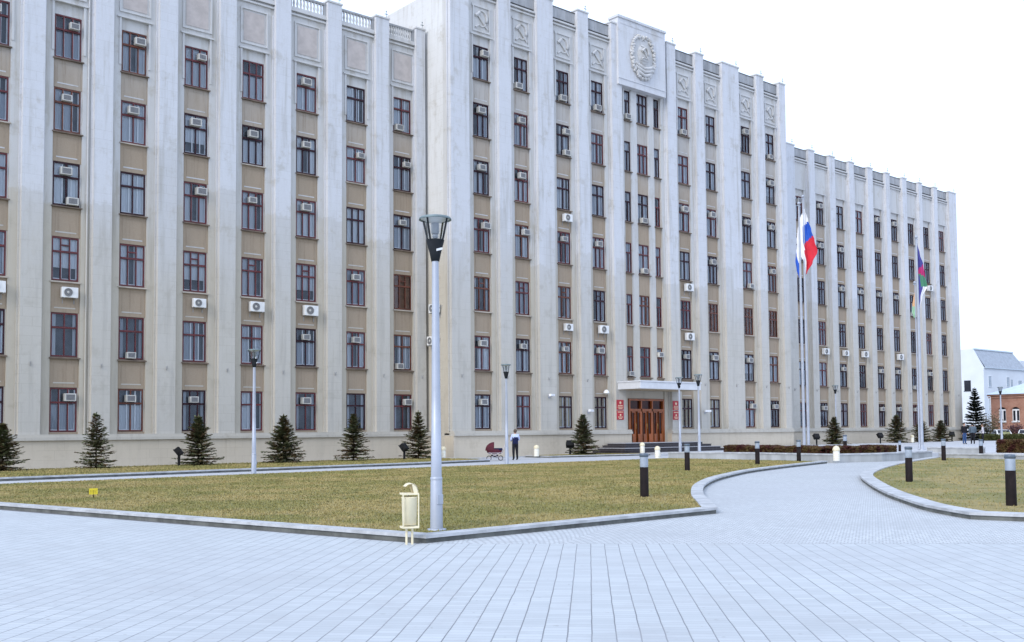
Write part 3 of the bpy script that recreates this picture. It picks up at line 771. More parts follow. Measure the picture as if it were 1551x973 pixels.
# drainpipe and small wall fittings
for x, W in ((48.0, MW), (17.62, LW), (29.0+2.6, LW)):
    dp = MB(); dp.tube([(x, W-.20, 1.75), (x, W-.20, 26.)], .045, 8)
    for k in range(8): dp.box(x-.06, x+.06, W-.2, W-.14, 2+3*k, 2.06+3*k)
    part('drainpipe', dp, 'trim', B)
def walllamp(x, y, z, label):
    t_ = thing('wall_lamp', label, 'lamp', (x, y, z)); mb = MB(); mb.box(-.05, .05, -.12, 0, .1, .16); part('bracket', mb, 'steelpole', t_)
    mb = MB(); mb.lathe([(.01, .28), (.12, .24), (.2, .12), (.22, .03)], 14, 0, (0, -.26, 0)); part('shade', mb, 'whitepaint', t_)
    mb = MB(); mb.lathe([(.2, .03), (.14, -.04), (.01, -.07)], 12, 0, (0, -.26, 0)); part('diffuser', mb, 'creamw', t_)
walllamp(52.9, MW-.05, 4.32, 'small round white lamp above the ground-storey window left of the plaques')
def cctv(x, y, z, label, k):
    t_ = thing('security_camera', label, 'camera', (x, y, z)); mb = MB(); mb.box(-.04, .04, -.28, 0, -.03, .03); mb.box(-.08, .08, -.03, 0, -.12, .12); part('bracket', mb, 'steelpole', t_)
    mb = MB(); mb.box(-.28, .28, -.38, -.20, .0, .16, rot=R(18*k)); part('housing', mb, 'whitepaint', t_, bevel=.02)
cctv(47.2, MW-.47, 4.02, 'white security camera on the wide pier two bays left of the entrance', 1)
cctv(50.9, MW-.47, 3.0, 'grey security camera on the narrow pier left of the entrance plaques', 1)
cctv(63.7, MW-.47, 3.05, 'grey security camera on the pier right of the two slim street lamps', -1)

# air conditioners ------------------------------------------------
def make_window_ac():
    t_ = thing('window_air_conditioner', '-', 'air conditioner', (0, 0, 0)); mb = MB()
    mb.box(-.28, .28, -.27, .04, 0, .38); part('casing', mb, 'acwhite', t_, bevel=.012)
    mb = MB(); mb.box(-.21, .21, -.274, -.270, .05, .33, 0)
    for k in range(5): mb.box(-.21, .21, -.280, -.274, .07+.053*k, .085+.053*k, 1)
    part('grille', mb, ['acgrey', 'acmid'], t_); return t_
def make_split():
    t_ = thing('outdoor_cooling_unit', '-', 'air conditioner', (0, 0, 0)); mb = MB()
    mb.box(-.42, .42, -.40, -.10, 0, .56); part('casing', mb, 'acsplit', t_, bevel=.015)
    mb = MB(); vs = []
    mb.lathe([(.01, .0), (.21, .0), (.23, .012)], 22, 0); mb.lathe([(.23, .0), (.235, .02), (.215, .02)], 22, 1); mb.lathe([(.01, .016), (.06, .016), (.07, .008)], 12, 1)
    for k in range(3): mb.lathe([(.09+.045*k, .012), (.098+.045*k, .018), (.106+.045*k, .012)], 22, 2)
    mb.v = [(x-.10, -.402-z, y+.28) for x, y, z in mb.v]; part('fan_grille', mb, ['acgrey', 'acwhite', 'acmid'], t_)
    mb = MB()
    for sx in (-.3, .3): mb = MB(); mb.box(sx-.02, sx+.02, -.42, 0, -.04, 0); mb.box(sx-.02, sx+.02, -.03, .0, -.3, -.04); part('bracket', mb, 'acmid', t_)
    mb = MB(); mb.tube([(.40, -.15, .3), (.48, -.12, .32), (.5, 0, .45)], .018, 6); part('pipe', mb, 'acmid', t_); return t_
wac, spl = make_window_ac(), make_split()
ORD = ['ground', 'second', 'third', 'fourth', 'fifth', 'sixth', 'seventh']; NTH = ['first', 'second', 'third', 'fourth', 'fifth', 'sixth', 'seventh', 'eighth', 'ninth']
MN = ['first', 'second', 'third', 'fourth', 'middle', 'fifth', 'sixth', 'seventh', 'eighth']
# (wing, column, storey 1-7, kind: w upper pane l/c/r, b on sill l/c/r, s split below)
AC = '''L2 6wc 4wc 3sr|L3 6wr 5wc 4wc 4br 3sr 1wr|L4 6wr 5wc 2bc 1wc|L5 6wr 5wc 4wr 3sr 1wc|L6 5wc 4wc 3sr|L7 6wc 5wc 4wc 3sr 2wc 1wc|L8 5wr 3wc 2wc|L9 6bl 5wr 4wc 2bl 1wr
M0 7wr 6wc 5wc 4wr 2wc 1wc|M1 7bl 6wc 5wc 4wr 2wc|M2 7bc 6wr 6br 5sr 4wc 3sr 2wc|M3 7bc 4wc 3sr 2wc|M5 7bc 5wc 4sr 3sr 2wc|M6 5wc 4wc 2wc|M7 7wc 5wc 4br 2wc 1wr|M8 7bc 6wc 5wc 4wc 1wc
C0 7bc 2bc|C1 5bc 4bc|C2 2wc
R0 6wc|R1 6wc 5wc 3sr 1wc|R2 5wc 4wc 3sr 2wc|R3 4wc 3sr|R4 6wc 4wc 2wc 1wc|R5 6wc 4wc 3sr 2wc 1wc|R6 4bl 2bc 1wc|R7 5sr 2wc'''
first = {'w': True, 's': True}
for line in AC.replace('\n', '|').split('|'):
    tk = line.split(); wg, ci = tk[0][0], int(tk[0][1:])
    c = {'L': Lc, 'M': Mc, 'R': Rc, 'C': MID}[wg][ci]; W = MW if wg in 'MC' else LW
    if wg == 'L': place = f'{NTH[ci-2]} column from left edge'
    elif wg == 'M': place = f'{MN[ci]} wide-spaced column of the central block' if False else f'{NTH[ci if ci < 4 else ci-1]} emblem-topped column of the central block'
    elif wg == 'C': place = ['left slot', 'middle', 'right slot'][ci]+' window column under the big crest'
    else: place = f'{NTH[ci]} column of the far right wing'
    for a in tk[1:]:
        r = int(a[0])-1; k, pos = a[1], a[2]; x, w = c
        xx = x+w*{'l': .26, 'c': .45, 'r': .70}[pos]
        if k == 's':
            lab = f'cooling unit under the {ORD[r]}-storey window, {place}'; loc = (x+w*.62, W-.05, ZS[r]-.88); root = spl; key = 's'
        elif k == 'w':
            lab = f'air conditioner high in {ORD[r]}-storey window, {place}'; loc = (xx, W-.05, ZS[r]+WH*.665+.07); root = wac; key = 'w'
        else:
            lab = f'air conditioner on {ORD[r]}-storey window sill, {place}'; loc = (xx, W-.05, ZS[r]+.03); root = wac; key = 'w'
        grp = 'window air conditioners on the facade' if key == 'w' else 'outdoor cooling units on the facade'
        if first[key]: root.location = loc; root['label'] = lab; o = root; first[key] = False
        else: o = dup(root, loc, R(random.uniform(-2.5, 2.5)), lab, random.choice([.86, .93, 1., 1., 1.06]))
        o['group'] = grp
dup(spl, (39.0, 53.05-.55, 9.25), R(-90), 'upper of two cooling units on the side wall behind the tall lamp')['group'] = 'outdoor cooling units on the facade'
dup(spl, (39.0, 53.05-.35, 7.2), R(-90), 'lower of two cooling units on the side wall behind the tall lamp')['group'] = 'outdoor cooling units on the facade'

# ------------------------------------------------------------------ street lamps
def make_lamp():
    t_ = thing('street_lamp', '-', 'street lamp', group='lantern street lamps on the square')
    mb = MB(); mb.lathe([(.112, 0), (.102, .88), (.096, .90), (.094, .90), (.076, 2.5), (.058, 4.74)], 20); pole = part('pole', mb, 'steelpole', t_)
    mb = MB(); mb.lathe([(.17, 0), (.17, .02), (.118, .03)], 20); mb.lathe([(.104, .87), (.107, .88), (.107, .91), (.096, .925)], 20); part('base_plate', mb, 'steelpole', t_)
    mb = MB(); mb.box(-.06, .06, -.118, -.09, .45, .62); part('access_hatch', mb, 'steelpole', t_, bevel=.005)
    mb = MB(); mb.lathe([(.06, 4.72), (.072, 4.72), (.10, 4.86), (.158, 5.08), (.16, 5.10), (.01, 5.11)], 20); part('lamp_holder', mb, 'lampdark', t_)
    mb = MB(); mb.box(-.06, .06, -.132, -.118, 4.90, 4.94, rot=0); mb.v = [(x, y+.0, z+x*.3) for x, y, z in mb.v]; part('label_plate', mb, 'whitepaint', t_)
    mb = MB(); mb.lathe([(.150, 5.10), (.245, 5.47)], 24); part('shade', mb, 'clear', t_)
    for k in range(4):
        w = R(20+90*k); mb = MB(); mb.tube([(.155*math.cos(w), .155*math.sin(w), 5.08), (.255*math.cos(w), .255*math.sin(w), 5.49)], .017, 6); part('rib', mb, 'lampdark', t_)
    mb = MB(); mb.lathe([(.01, 5.525), (.2, 5.52), (.265, 5.505), (.285, 5.485), (.29, 5.455), (.283, 5.455), (.255, 5.475)], 28); part('lid', mb, 'lampgreen', t_)
    mb = MB(); mb.lathe([(.255, 5.474), (.15, 5.43), (.07, 5.40), (.01, 5.40)], 24); part('reflector', mb, 'reflector', t_)
    mb = MB(); mb.lathe([(.07, 5.40), (.07, 5.22), (.05, 5.20), (.01, 5.20)], 14, 0); mb.lathe([(.03, 5.12), (.055, 5.16), (.04, 5.2)], 12, 0); part('bulb', mb, 'bulb', t_)
    return t_
lamp = make_lamp(); lamp.location = (10.19, 13.77, .10); lamp.scale = (.945,)*3; lamp['label'] = 'tall grey street lamp at the lawn corner behind the cream litter bin'
for x, y, z, rz, lab in [(19.81, 39.45, 0., 40, 'grey street lamp on the walkway edge between two young spruces at left'),
        (34.9, 41.0, 0., 75, 'grey street lamp between the pram and the person on the walkway'),
        (55.8, 46.9, .15, 10, 'slimmer grey street lamp in front of the entrance steps under the canopy'),
        (51.6, 41.8, .0, 130, 'grey street lamp just right of the entrance, beside the hedge end'),
        (81.0, 50.3, .3, 200, 'distant grey street lamp in front of a spruce by the right wing'),
        (99.3, 44.0, .3, 60, 'distant street lamp in front of the brick house')]:
    dup(lamp, (x, y, z), R(rz), lab, .945)

# ------------------------------------------------------------------ litter bin
def litter_bin():
    t_ = thing('litter_bin', 'cream metal litter bin with curved hood on two thin legs by the kerb', 'litter bin', (9.12, 13.02, .004), R(-22)); K = .77
    for sx in (-.045, .045):
        mb = MB(); mb.tube([(sx, 0, 0), (sx, 0, .26)], .018, 8); part('leg', mb, 'cream', t_)
    mb = MB()
    for q in ((-.165, .165, .265), (-.165, .165, .77)): mb.box(q[0]*K, q[1]*K, -.115, .115, q[2]-.014, q[2]+.014)
    for sx in (-.155*K, .155*K):
        for sy in (-.105,): mb.tube([(sx, sy, .26), (sx, sy, .77)], .012, 8)
    mb.box(-.015, .015,   .09, .115, .26, .77); part('frame', mb, 'cream', t_, bevel=.006)
    mb = MB(); mb.lathe([(.01, .30), (.108, .30), (.119, .71), (.126, .715), (.12, .725), (.108, .71), (.095, .34)], 20, 0, (0, 0, 0), True, .85); part('bin', mb, 'binpaint', t_)
    mb = MB(); prof = [(.118, .78), (.116, .83), (.10, .885), (.06, .925), (.015, .935), (-.03, .925), (-.065, .895)]
    n = len(prof); vs = []
    for x, z in prof:
        wdt = .10
        vs += [(x, -wdt, z), (x, wdt, z), (x-.012, wdt, z-.012), (x-.012, -wdt, z-.012)]
    mb.add(vs, [(4*i+k, 4*i+(k+1) % 4, 4*i+4+(k+1) % 4, 4*i+4+k) for i in range(n-1) for k in range(4)]+[(0, 3, 2, 1), (4*n-4, 4*n-3, 4*n-2, 4*n-1)], 0, False)
    for sy in (-.10, .088): mb.add([(p[0], sy, p[1]) for p in prof]+[(.05, sy, .78)]+[(p[0], sy+.012, p[1]) for p in prof]+[(.05, sy+.012, .78)], [(0, 1, 2, 3, 4, 7), (8, 15, 12, 11, 10, 9)])
    part('hood', mb, 'cream', t_)
litter_bin()

# ------------------------------------------------------------------ bollards
def make_bollard():
    t_ = thing('bollard_light', '-', 'bollard', group='dark bollard lights along the curved path')
    mb = MB(); mb.lathe([(.105, 0), (.102, .72), (.01, .72)], 20); part('post', mb, 'bollard', t_)
    mb = MB(); mb.lathe([(.098, .72), (.1, .74), (.1, .96), (.098, .97)], 20)
    part('diffuser', mb, 'bolhead', t_)
    mb = MB(); mb.lathe([(.1, .965), (.112, .97), (.112, 1.03), (.1, 1.05), (.01, 1.055)], 20); part('cap', mb, 'boltop', t_); return t_
bo = make_bollard()
BL = [(18.71, 16.86, .1, 'dark bollard light on the left lawn nearest the curved path mouth'),
      (31.8, 26.38, .1, 'dark bollard light on the left lawn, in front of the entrance lamps'),
      (39.46, 28.6, .1, 'dark bollard light on the lawn in front of the left end of the brown hedge'),
      (44.1, 29.5, .1, 'dark bollard light on the lawn below the tall flagpoles'),
      (29.15, 15.69, .1, 'dark bollard light on the tip of the right lawn beside the curved kerb'),
      (48.9, 24.5, .1, 'dark bollard light at the far edge of the right lawn before the low wall'),
      (21.65, 9.44, .1, 'large dark bollard light close to the right edge of the photo'),
      (50.6, 30.9, .3, 'dark bollard light standing inside the brown hedge'),
      (54.6, 25.3, .0, 'dark bollard light before the standing people'),
      (57.7, 31.6, .15, 'short distant bollard light between the hedge end and third flagpole')]
for i, (x, y, z, lab) in enumerate(BL):
    if i == 0: bo.location = (x, y, z); bo['label'] = lab
    else: dup(bo, (x, y, z), R(37*i), lab, .75 if i == 9 else None)
def make_cream():
    t_ = thing('cream_bollard', '-', 'bollard', group='cream domed bollards')
    mb = MB(); mb.lathe([(.16, 0), (.16, .42), (.15, .44), (.155, .46), (.155, .5), (.01, .5)], 18); part('post', mb, 'creamw', t_)
    mb = MB(); mb.lathe([(.175, .5), (.18, .53), (.165, .62), (.11, .70), (.01, .735)], 18); part('dome', mb, 'cream', t_)
    mb = MB()
    for k in range(3): mb.lathe([(.161, .1+.1*k), (.166, .11+.1*k), (.161, .12+.1*k)], 18)
    part('band', mb, 'cream', t_); return t_
cb = make_cream()
CB = [(44.03, 47.9+.9, .09, 'cream domed bollard right of the standing person'), (37.66, 50.2, .09, 'cream domed bollard half hidden behind the tall lamp pole'),
      (51.9, 46.9, .15, 'cream domed bollard before the entrance steps, the farther of two'), (47.5, 41.7, .0, 'cream domed bollard before the entrance, the nearer of two'),
      (45.05, 28.0, .12, 'cream domed bollard at the low wall corner in front of the hedge'), (91.8, 49.0, .3, 'cream domed bollard between distant spruces at the right wing')]
for i, (x, y, z, lab) in enumerate(CB):
    if i == 0: cb.location = (x, y, z); cb['label'] = lab
    else: dup(cb, (x, y, z), 0, lab)
def make_flood():
    t_ = thing('floodlight', '-', 'floodlight', group='black ground floodlights aimed at the facade')
    mb = MB(); mb.tube([(0, 0, 0), (0, 0, .52)], .07, 10); part('post', mb, 'black', t_)
    mb = MB(); mb.box(-.24, .24, -.13, .13, -.2, .22); mb.box(-.27, .27, .11, .15, -.23, .25)
    M4 = Matrix.Rotation(R(-38), 4, 'X'); mb.v = [tuple(M4 @ Vector(p)+Vector((0, 0, .74))) for p in mb.v]; part('housing', mb, 'black', t_, bevel=.02)
    mb = MB(); mb.tube([(-.27, 0, .74), (-.27, 0, .55), (.27, 0, .55), (.27, 0, .74)], .018, 6); part('yoke', mb, 'black', t_); return t_
fl = make_flood()
FL = [(34.4, 49.6, .09, 30, 'black floodlight on a post beside the spruce nearest the tall lamp pole'), (47.1, 48.9, .09, -40, 'black floodlight beside the spruce left of the entrance'),
      (75.9, 49.0, .3, -30, 'black floodlight behind the brown hedge near the flagpoles'), (86.1, 49.0, .3, -20, 'black floodlight behind the right end of the brown hedge'),
      (99.6, 49.0, .3, -60, 'black floodlight beside the rightmost small spruce'), (21.0, 49.9, .09, 60, 'black floodlight half hidden in the left side of a dense spruce')]
for i, (x, y, z, rz, lab) in enumerate(FL):
    if i == 0: fl.location = (x, y, z); fl.rotation_euler[2] = R(rz); fl['label'] = lab
    else: dup(fl, (x, y, z), R(rz), lab)
t_ = thing('lawn_sign', 'tiny yellow notice plate on a stake in the left lawn', 'sign', (9.08, 26.9, .1), R(-20))
mb = MB(); mb.tube([(0, 0, 0), (0, 0, .2)], .012, 6); part('stake', mb, 'black', t_)
mb = MB(); mb.box(-.10, .10, -.01, .01, .10, .25); part('plate', mb, 'yellow', t_)
mb = MB()
for k in range(3):
    xx = -.08
    while xx < .06: q = random.uniform(.012, .03); mb.box(xx, xx+q, -.013, -.010, .13+.035*k, .143+.035*k); xx += q+.01
part('lettering', mb, 'ink', t_)

# ------------------------------------------------------------------ flagpoles and flags
def flagpole(x, y, z, h, label, r=.085):
    t_ = thing('flagpole', label, 'flagpole', (x, y, z), group='flagpoles on the terrace')
    mb = MB(); mb.lathe([(r, 0), (r*.95, h*.5), (r*.55, h)], 16); part('pole', mb, 'steelpole', t_)
    mb = MB(); mb.lathe([(r*2.2, 0), (r*2.2, .05), (r*1.3, .08), (r*1.2, .3), (r, .32)], 16); part('base', mb, 'steelpole', t_)
    mb = MB(); mb.ball((0, 0, h+.1), .1, 0, 12, 8); mb.box(-.2, .2, -.02, .02, h-.06, h-.02); part('finial', mb, 'steelpole', t_)
def flag(x, y, ztop, h, left, right, label, cols, stripe, seed=1, fold=.10):
    """limp cloth gathered at its hoist; left/right: reach of the two edges from the pole at equal heights from top to bottom"""
    nu, nv = 22, 40; me = MB(); d = Vector((.7577, -.6525, 0)); nrm = Vector((.6525, .7577, 0))
    def at(l, v):
        q = v*(len(l)-1); i = min(int(q), len(l)-2); f = q-i; f = f*f*(3-2*f); return l[i]*(1-f)+l[i+1]*f
    for jj in range(nv+1):
        v = jj/nv; xl, xr = at(left, v), at(right, v)
        for ii in range(nu+1):
            u = ii/nu; w = fold*min(1, .25+(xr-xl))*(math.sin(u*8.5+v*2.6+seed)*.7+math.sin(u*16-v*3+seed*2)*.35)
            me.v.append(tuple(d*(xl+(xr-xl)*u)+nrm*w+Vector((0, 0, -h*v-.25*h*.3*math.sin(math.pi*u)*max(0, v-.7)))))
    for jj in range(nv):
        for ii in range(nu):
            me.f.append([jj*(nu+1)+ii, jj*(nu+1)+ii+1, (jj+1)*(nu+1)+ii+1, (jj+1)*(nu+1)+ii]); me.mi.append(stripe((ii+.5)/nu, (jj+.5)/nv)); me.sm.append(True)
    o = me.build('flag', cols); o.location = (x, y, ztop); tag(o, label, 'flag', 'flags on the flagpoles')
    k = o.modifiers.new('cloth', 'SOLIDIFY'); k.thickness = .008
    return o
flagpole(51.85, 34.3, .3, 14.5, 'left tall grey flagpole behind the hedge with the white-and-blue flag'); flagpole(54.65, 35.85, .3, 15.6, 'right tall grey flagpole behind the hedge with the tricolour flag')
flag(54.65, 35.85, 15.2, 3.95, [.02, -.2, -.34, -.42, -.34, -.05, .05], [.08, .26, .44, .62, .80, .5, .15], 'white, blue and red tricolour flag hanging limp on the pole behind the hedge', ['fwhite', 'fblue', 'fred'],
     lambda u, v: 0 if (u < .30-.1*max(0, v-.6) or v < .20+.10*(1-u)) and not (v > .93 and u > .4) else 1 if v < .62-.20*u else 2, 1, .14)
flag(51.85, 34.3, 13.3, 2.75, [-.05, -.10, -.17, -.24, -.28, -.22, -.10], [-.03, -.04, -.05, -.05, -.04, -.03, -.03], 'white and blue flag hanging limp left of the tricolour flag', ['fwhite', 'fblue'], lambda u, v: 0 if v < .45+.3*u else 1, 3, .06)
flagpole(61.9, 32.4, .3, 13.4, 'nearer grey flagpole by the right wing with the blue, crimson and green flag', .10); flagpole(66.5, 35.0, .3, 11.2, 'thin grey flagpole with a faded flag behind the third flagpole', .05)
flag(61.9, 32.4, 13.4, 4.1, [.02, .0, .0, .02, .04, .05, .06], [.06, .22, .42, .50, .62, .28, .12], 'dark blue, crimson and green flag hanging limp near the right wing', ['fnavy', 'fcrim', 'fgreen', 'fwhite'],
     lambda u, v: 0 if v < .42-.10*u or (u < .3 and v > .5) else 1 if v < .46+.06*u else 2 if v < .68 else 3 if u > .5 else 0, 5, .1)
flag(66.5, 35.0, 10.9, 1.7, [-.04, -.12, -.2, -.24, -.14], [-.02, -.03, -.04, -.04, -.06], 'faded orange and pale green flag hanging on the thin pole', ['forange', 'flgreen'], lambda u, v: 0 if v < .55 else 1, 7, .06)

# ------------------------------------------------------------------ spruces, shrubs, hedges
def spruce_mesh(seed, h, rad, dens=1., sparse=0.):
    rr = random.Random(seed); V = []; F = []
    def spray(p, d, L, up):
        side = d.cross(Vector((0, 0, 1)))
        side = Vector((1, 0, 0)) if side.length < 1e-3 else side.normalized()
        o = len(V); a = rr.uniform(-.6, .6); s = (side*math.cos(a)+Vector((0, 0, 1))*math.sin(a))*L*rr.uniform(.2, .36)
        V.extend([p-d*L*.1, p+d*L*.45+s, p+d*L*1.05, p+d*L*.45-s]); F.append((o, o+1, o+2, o+3))
    z = .06; tier = 0
    while z < h*.97:
        t = z/h; R_ = rad*(1-t)**.9*(1+.16*math.sin(tier*2.4+seed))+.04
        nb = max(5, int((10 if t < .7 else 7)*dens)); ph = rr.uniform(0, 6)
        for k in range(nb):
            if rr.random() < sparse: continue
            w = ph+2*math.pi*k/nb+rr.uniform(-.25, .25); L = R_*rr.uniform(.68, 1.18)
            rise = -.22+.75*t+rr.uniform(-.1, .1)
            d = Vector((math.cos(w), math.sin(w), rise)).normalized(); base = Vector((0, 0, z+rr.uniform(-.04, .04)))
            m = max(3, int(L/.055*dens))
            for q in range(m):
                f = (q+.5)/m; p = base+d*L*f+Vector((0, 0, .10*L*f*f))
                for sgn in (-1, 1, 0):
                    sd = Vector((-d.y, d.x, 0))*sgn*rr.uniform(.5, 1.0)
                    dd = (d*.8+sd+Vector((0, 0, rr.uniform(-.3, .15)))).normalized()
                    spray(p+Vector((rr.uniform(-.02, .02), rr.uniform(-.02, .02), rr.uniform(-.03, .03))), dd, rr.uniform(.09, .17)*(1.15-.4*f)*(.8+.35*rad), 0)
        z += h*rr.uniform(.035, .055)*(1.25-.5*t); tier += 1
    for q in range(8): spray(Vector((0, 0, h*(.95+.006*q))), Vector((rr.uniform(-.3, .3), rr.uniform(-.3, .3), 1)).normalized(), .10, 0)
    me = bpy.data.meshes.new('crown'); me.from_pydata([tuple(v) for v in V], [], F); return me
def spruce(x, y, z, h, rad, label, seed, dens=1., mat='needle', sparse=0., rz=0.):
    t_ = thing('spruce_tree', label, 'tree', (x, y, z), rz, 'young spruces along the building')
    me = spruce_mesh(seed, h, rad, dens, sparse); me.materials.append(M[mat]); o = bpy.data.objects.new('crown', me); COL.objects.link(o); o.parent = t_
    mb = MB(); mb.tube([(0, 0, 0), (.01, 0, h*.5), (0, 0, h*.98)], [.045, .03, .006], 7); part('trunk', mb, 'bark', t_)
S = [(12.94, 2.15, 1.05, 'young spruce cut by the left edge of the photo', 1, 1.), (17.08, 2.65, 1.0, 'slender young spruce second from the left edge, behind the yellow plate', 2, .85),
     (22.18, 2.55, 1.1, 'dense spruce with a dark box in its left side, third from the left edge', 3, 1.15), (27.0, 2.6, 1.15, 'broad bushy young spruce right of the left walkway lamp', 4, 1.2),
     (31.4, 2.65, 1.1, 'young spruce with spreading tiers, two right of the left walkway lamp', 5, 1.), (35.9, 2.85, 1.05, 'narrow spruce just left of the tall lamp pole', 6, 1.)]
for i, (x, h, r_, lab, sd, de) in enumerate(S): spruce(x, 50.3, .09, h, r_, lab, sd, de, rz=i)
spruce(47.9, 48.5, .09, 2.65, 1.15, 'young spruce left of the entrance steps beside a floodlight', 7, 1.1)
spruce(80.6, 50.25, .3, 2.4, 1.15, 'distant spruce behind a street lamp and the brown hedge', 8, 1.); spruce(90.6, 49.9, .3, 2.6, 1.4, 'distant spruce right of the hedge end', 9, 1.)
spruce(95.2, 49.9, .3, 2.3, 1.2, 'distant spruce behind the third flagpole', 10, 1.); spruce(99.2, 49.9, .3, 2.1, 1.2, 'last small spruce before the right corner of the office block', 11, 1.)
spruce(110.9, 51.9, .3, 5.7, 1.5, 'tall dark spruce at the right corner of the office block', 12, 2.0, 'needledk')
def shrub(x, y, z, w, h, label, mat, seed, n=900, name='shrub', stems=True, L=.13):
    rr = random.Random(seed); t_ = thing(name, label, 'shrub', (x, y, z)); V = []; F = []
    cl = [(rr.gauss(0, w*.24), rr.gauss(0, w*.24), h*rr.uniform(.2, .85)) for _ in range(14)]
    for _ in range(n):
        c = rr.choice(cl); p = Vector((c[0]+rr.gauss(0, w*.13), c[1]+rr.gauss(0, w*.13), max(.05, c[2]+rr.gauss(0, h*.12))))
        a = Vector((rr.gauss(0, 1), rr.gauss(0, 1), rr.gauss(0, 1))).normalized(); b = a.orthogonal().normalized(); o = len(V)
        V += [p-a*L*.5, p+b*L*.3, p+a*L*.5, p-b*L*.3]; F.append((o, o+1, o+2, o+3))
    me = bpy.data.meshes.new('foliage'); me.from_pydata([tuple(v) for v in V], [], F); me.materials.append(M[mat]); o = bpy.data.objects.new('foliage', me); COL.objects.link(o); o.parent = t_
    mb = MB()
    for c in cl[:6]: mb.tube([(0, 0, 0), (c[0]*.5, c[1]*.5, c[2]*.6), c], [.03, .02, .01], 5)
    part('stem', mb, 'bark', t_)
shrub(118.3, 53.6, 0., 2.6, 3.4, 'olive-brown shrub between the tall dark spruce and the brick house', 'shrubb', 1, 1500, L=.2)
shrub(121.0, 52.2, 0., 1.5, 2.3, 'wine-red slim shrub in front of the brick house windows', 'shrubred', 2, 900, L=.2)
shrub(112.3, 49.3, .3, 1.0, .9, 'pale yellowish-green low bush between the two parked white cars', 'shruby', 3, 700, L=.12)
shrub(116.5, 54.6, 0., 2.6, 2.0, 'low greenish shrub at the foot of the tall dark spruce', 'shrubb', 5, 900, L=.2)
def hedge(pts, w, h, z, label, mat, n, L=.075):
    rr = random.Random(len(label)); V = []; F = []; seg = [(Vector(pts[i]), Vector(pts[i+1])) for i in range(len(pts)-1)]; Ls = [(b-a).length for a, b in seg]
    for _ in range(n):
        a, b = rr.choices(seg, Ls)[0]; t = rr.random(); c = a.lerp(b, t); d = (b-a).normalized(); nn = Vector((-d.y, d.x))
        face = rr.random(); uu, vv = rr.uniform(-.5, .5), rr.random()
        if face < .45: uu = rr.choice([-.5, .5])*rr.uniform(.86, 1.08)
        elif face < .8: vv = rr.uniform(.88, 1.07)
        hh = h*(1+.06*math.sin(t*(b-a).length*2.3)+.04*math.sin(t*(b-a).length*7))
        p = Vector((c.x+nn.x*uu*w, c.y+nn.y*uu*w, z+vv*hh)); q = Vector((rr.gauss(0, 1), rr.gauss(0, 1), rr.gauss(0, .8))).normalized(); e = q.orthogonal().normalized(); o = len(V)
        l = L*rr.uniform(.6, 1.4); V += [p-q*l, p+e*l*.6, p+q*l, p-e*l*.6]; F.append((o, o+1, o+2, o+3))
    x0, y0 = pts[0]; me = bpy.data.meshes.new('leaves'); me.from_pydata([(v.x-x0, v.y-y0, v.z-z) for v in V], [], F); me.materials.append(M[mat])
    t_ = thing('hedge', label, 'hedge', (x0, y0, z)); o = bpy.data.objects.new('leaves', me); COL.objects.link(o); o.parent = t_
    mb = MB()
    for a, b in seg:
        k = int((b-a).length/.35)
        for i in range(k+1): c = a.lerp(b, i/max(1, k)); mb.tube([(c.x-x0, c.y-y0, 0), (c.x-x0+rr.uniform(-.1, .1), c.y-y0+rr.uniform(-.1, .1), h*.85)], .02, 5)
    part('stem', mb, 'bark', t_)
hedge([(48.1, 36.8), (48.0, 34.6), (46.9, 29.7), (49.2, 28.8), (51.9, 29.1)], .9, .44, .3, 'long clipped brown and reddish hedge behind the low grey wall', 'hedge1', 34000, .07)
hedge([(57.4, 25.5), (57.4, 16)], 1.0, .62, .3, 'clipped brown hedge at the right edge behind the right lawn', 'hedge1', 26000, .085)
hedge([(106.0, 48.9), (111.5, 44.2)], 1.2, .55, .3, 'dark green hedge in front of the parked white cars', 'hedge2', 12000, .13)

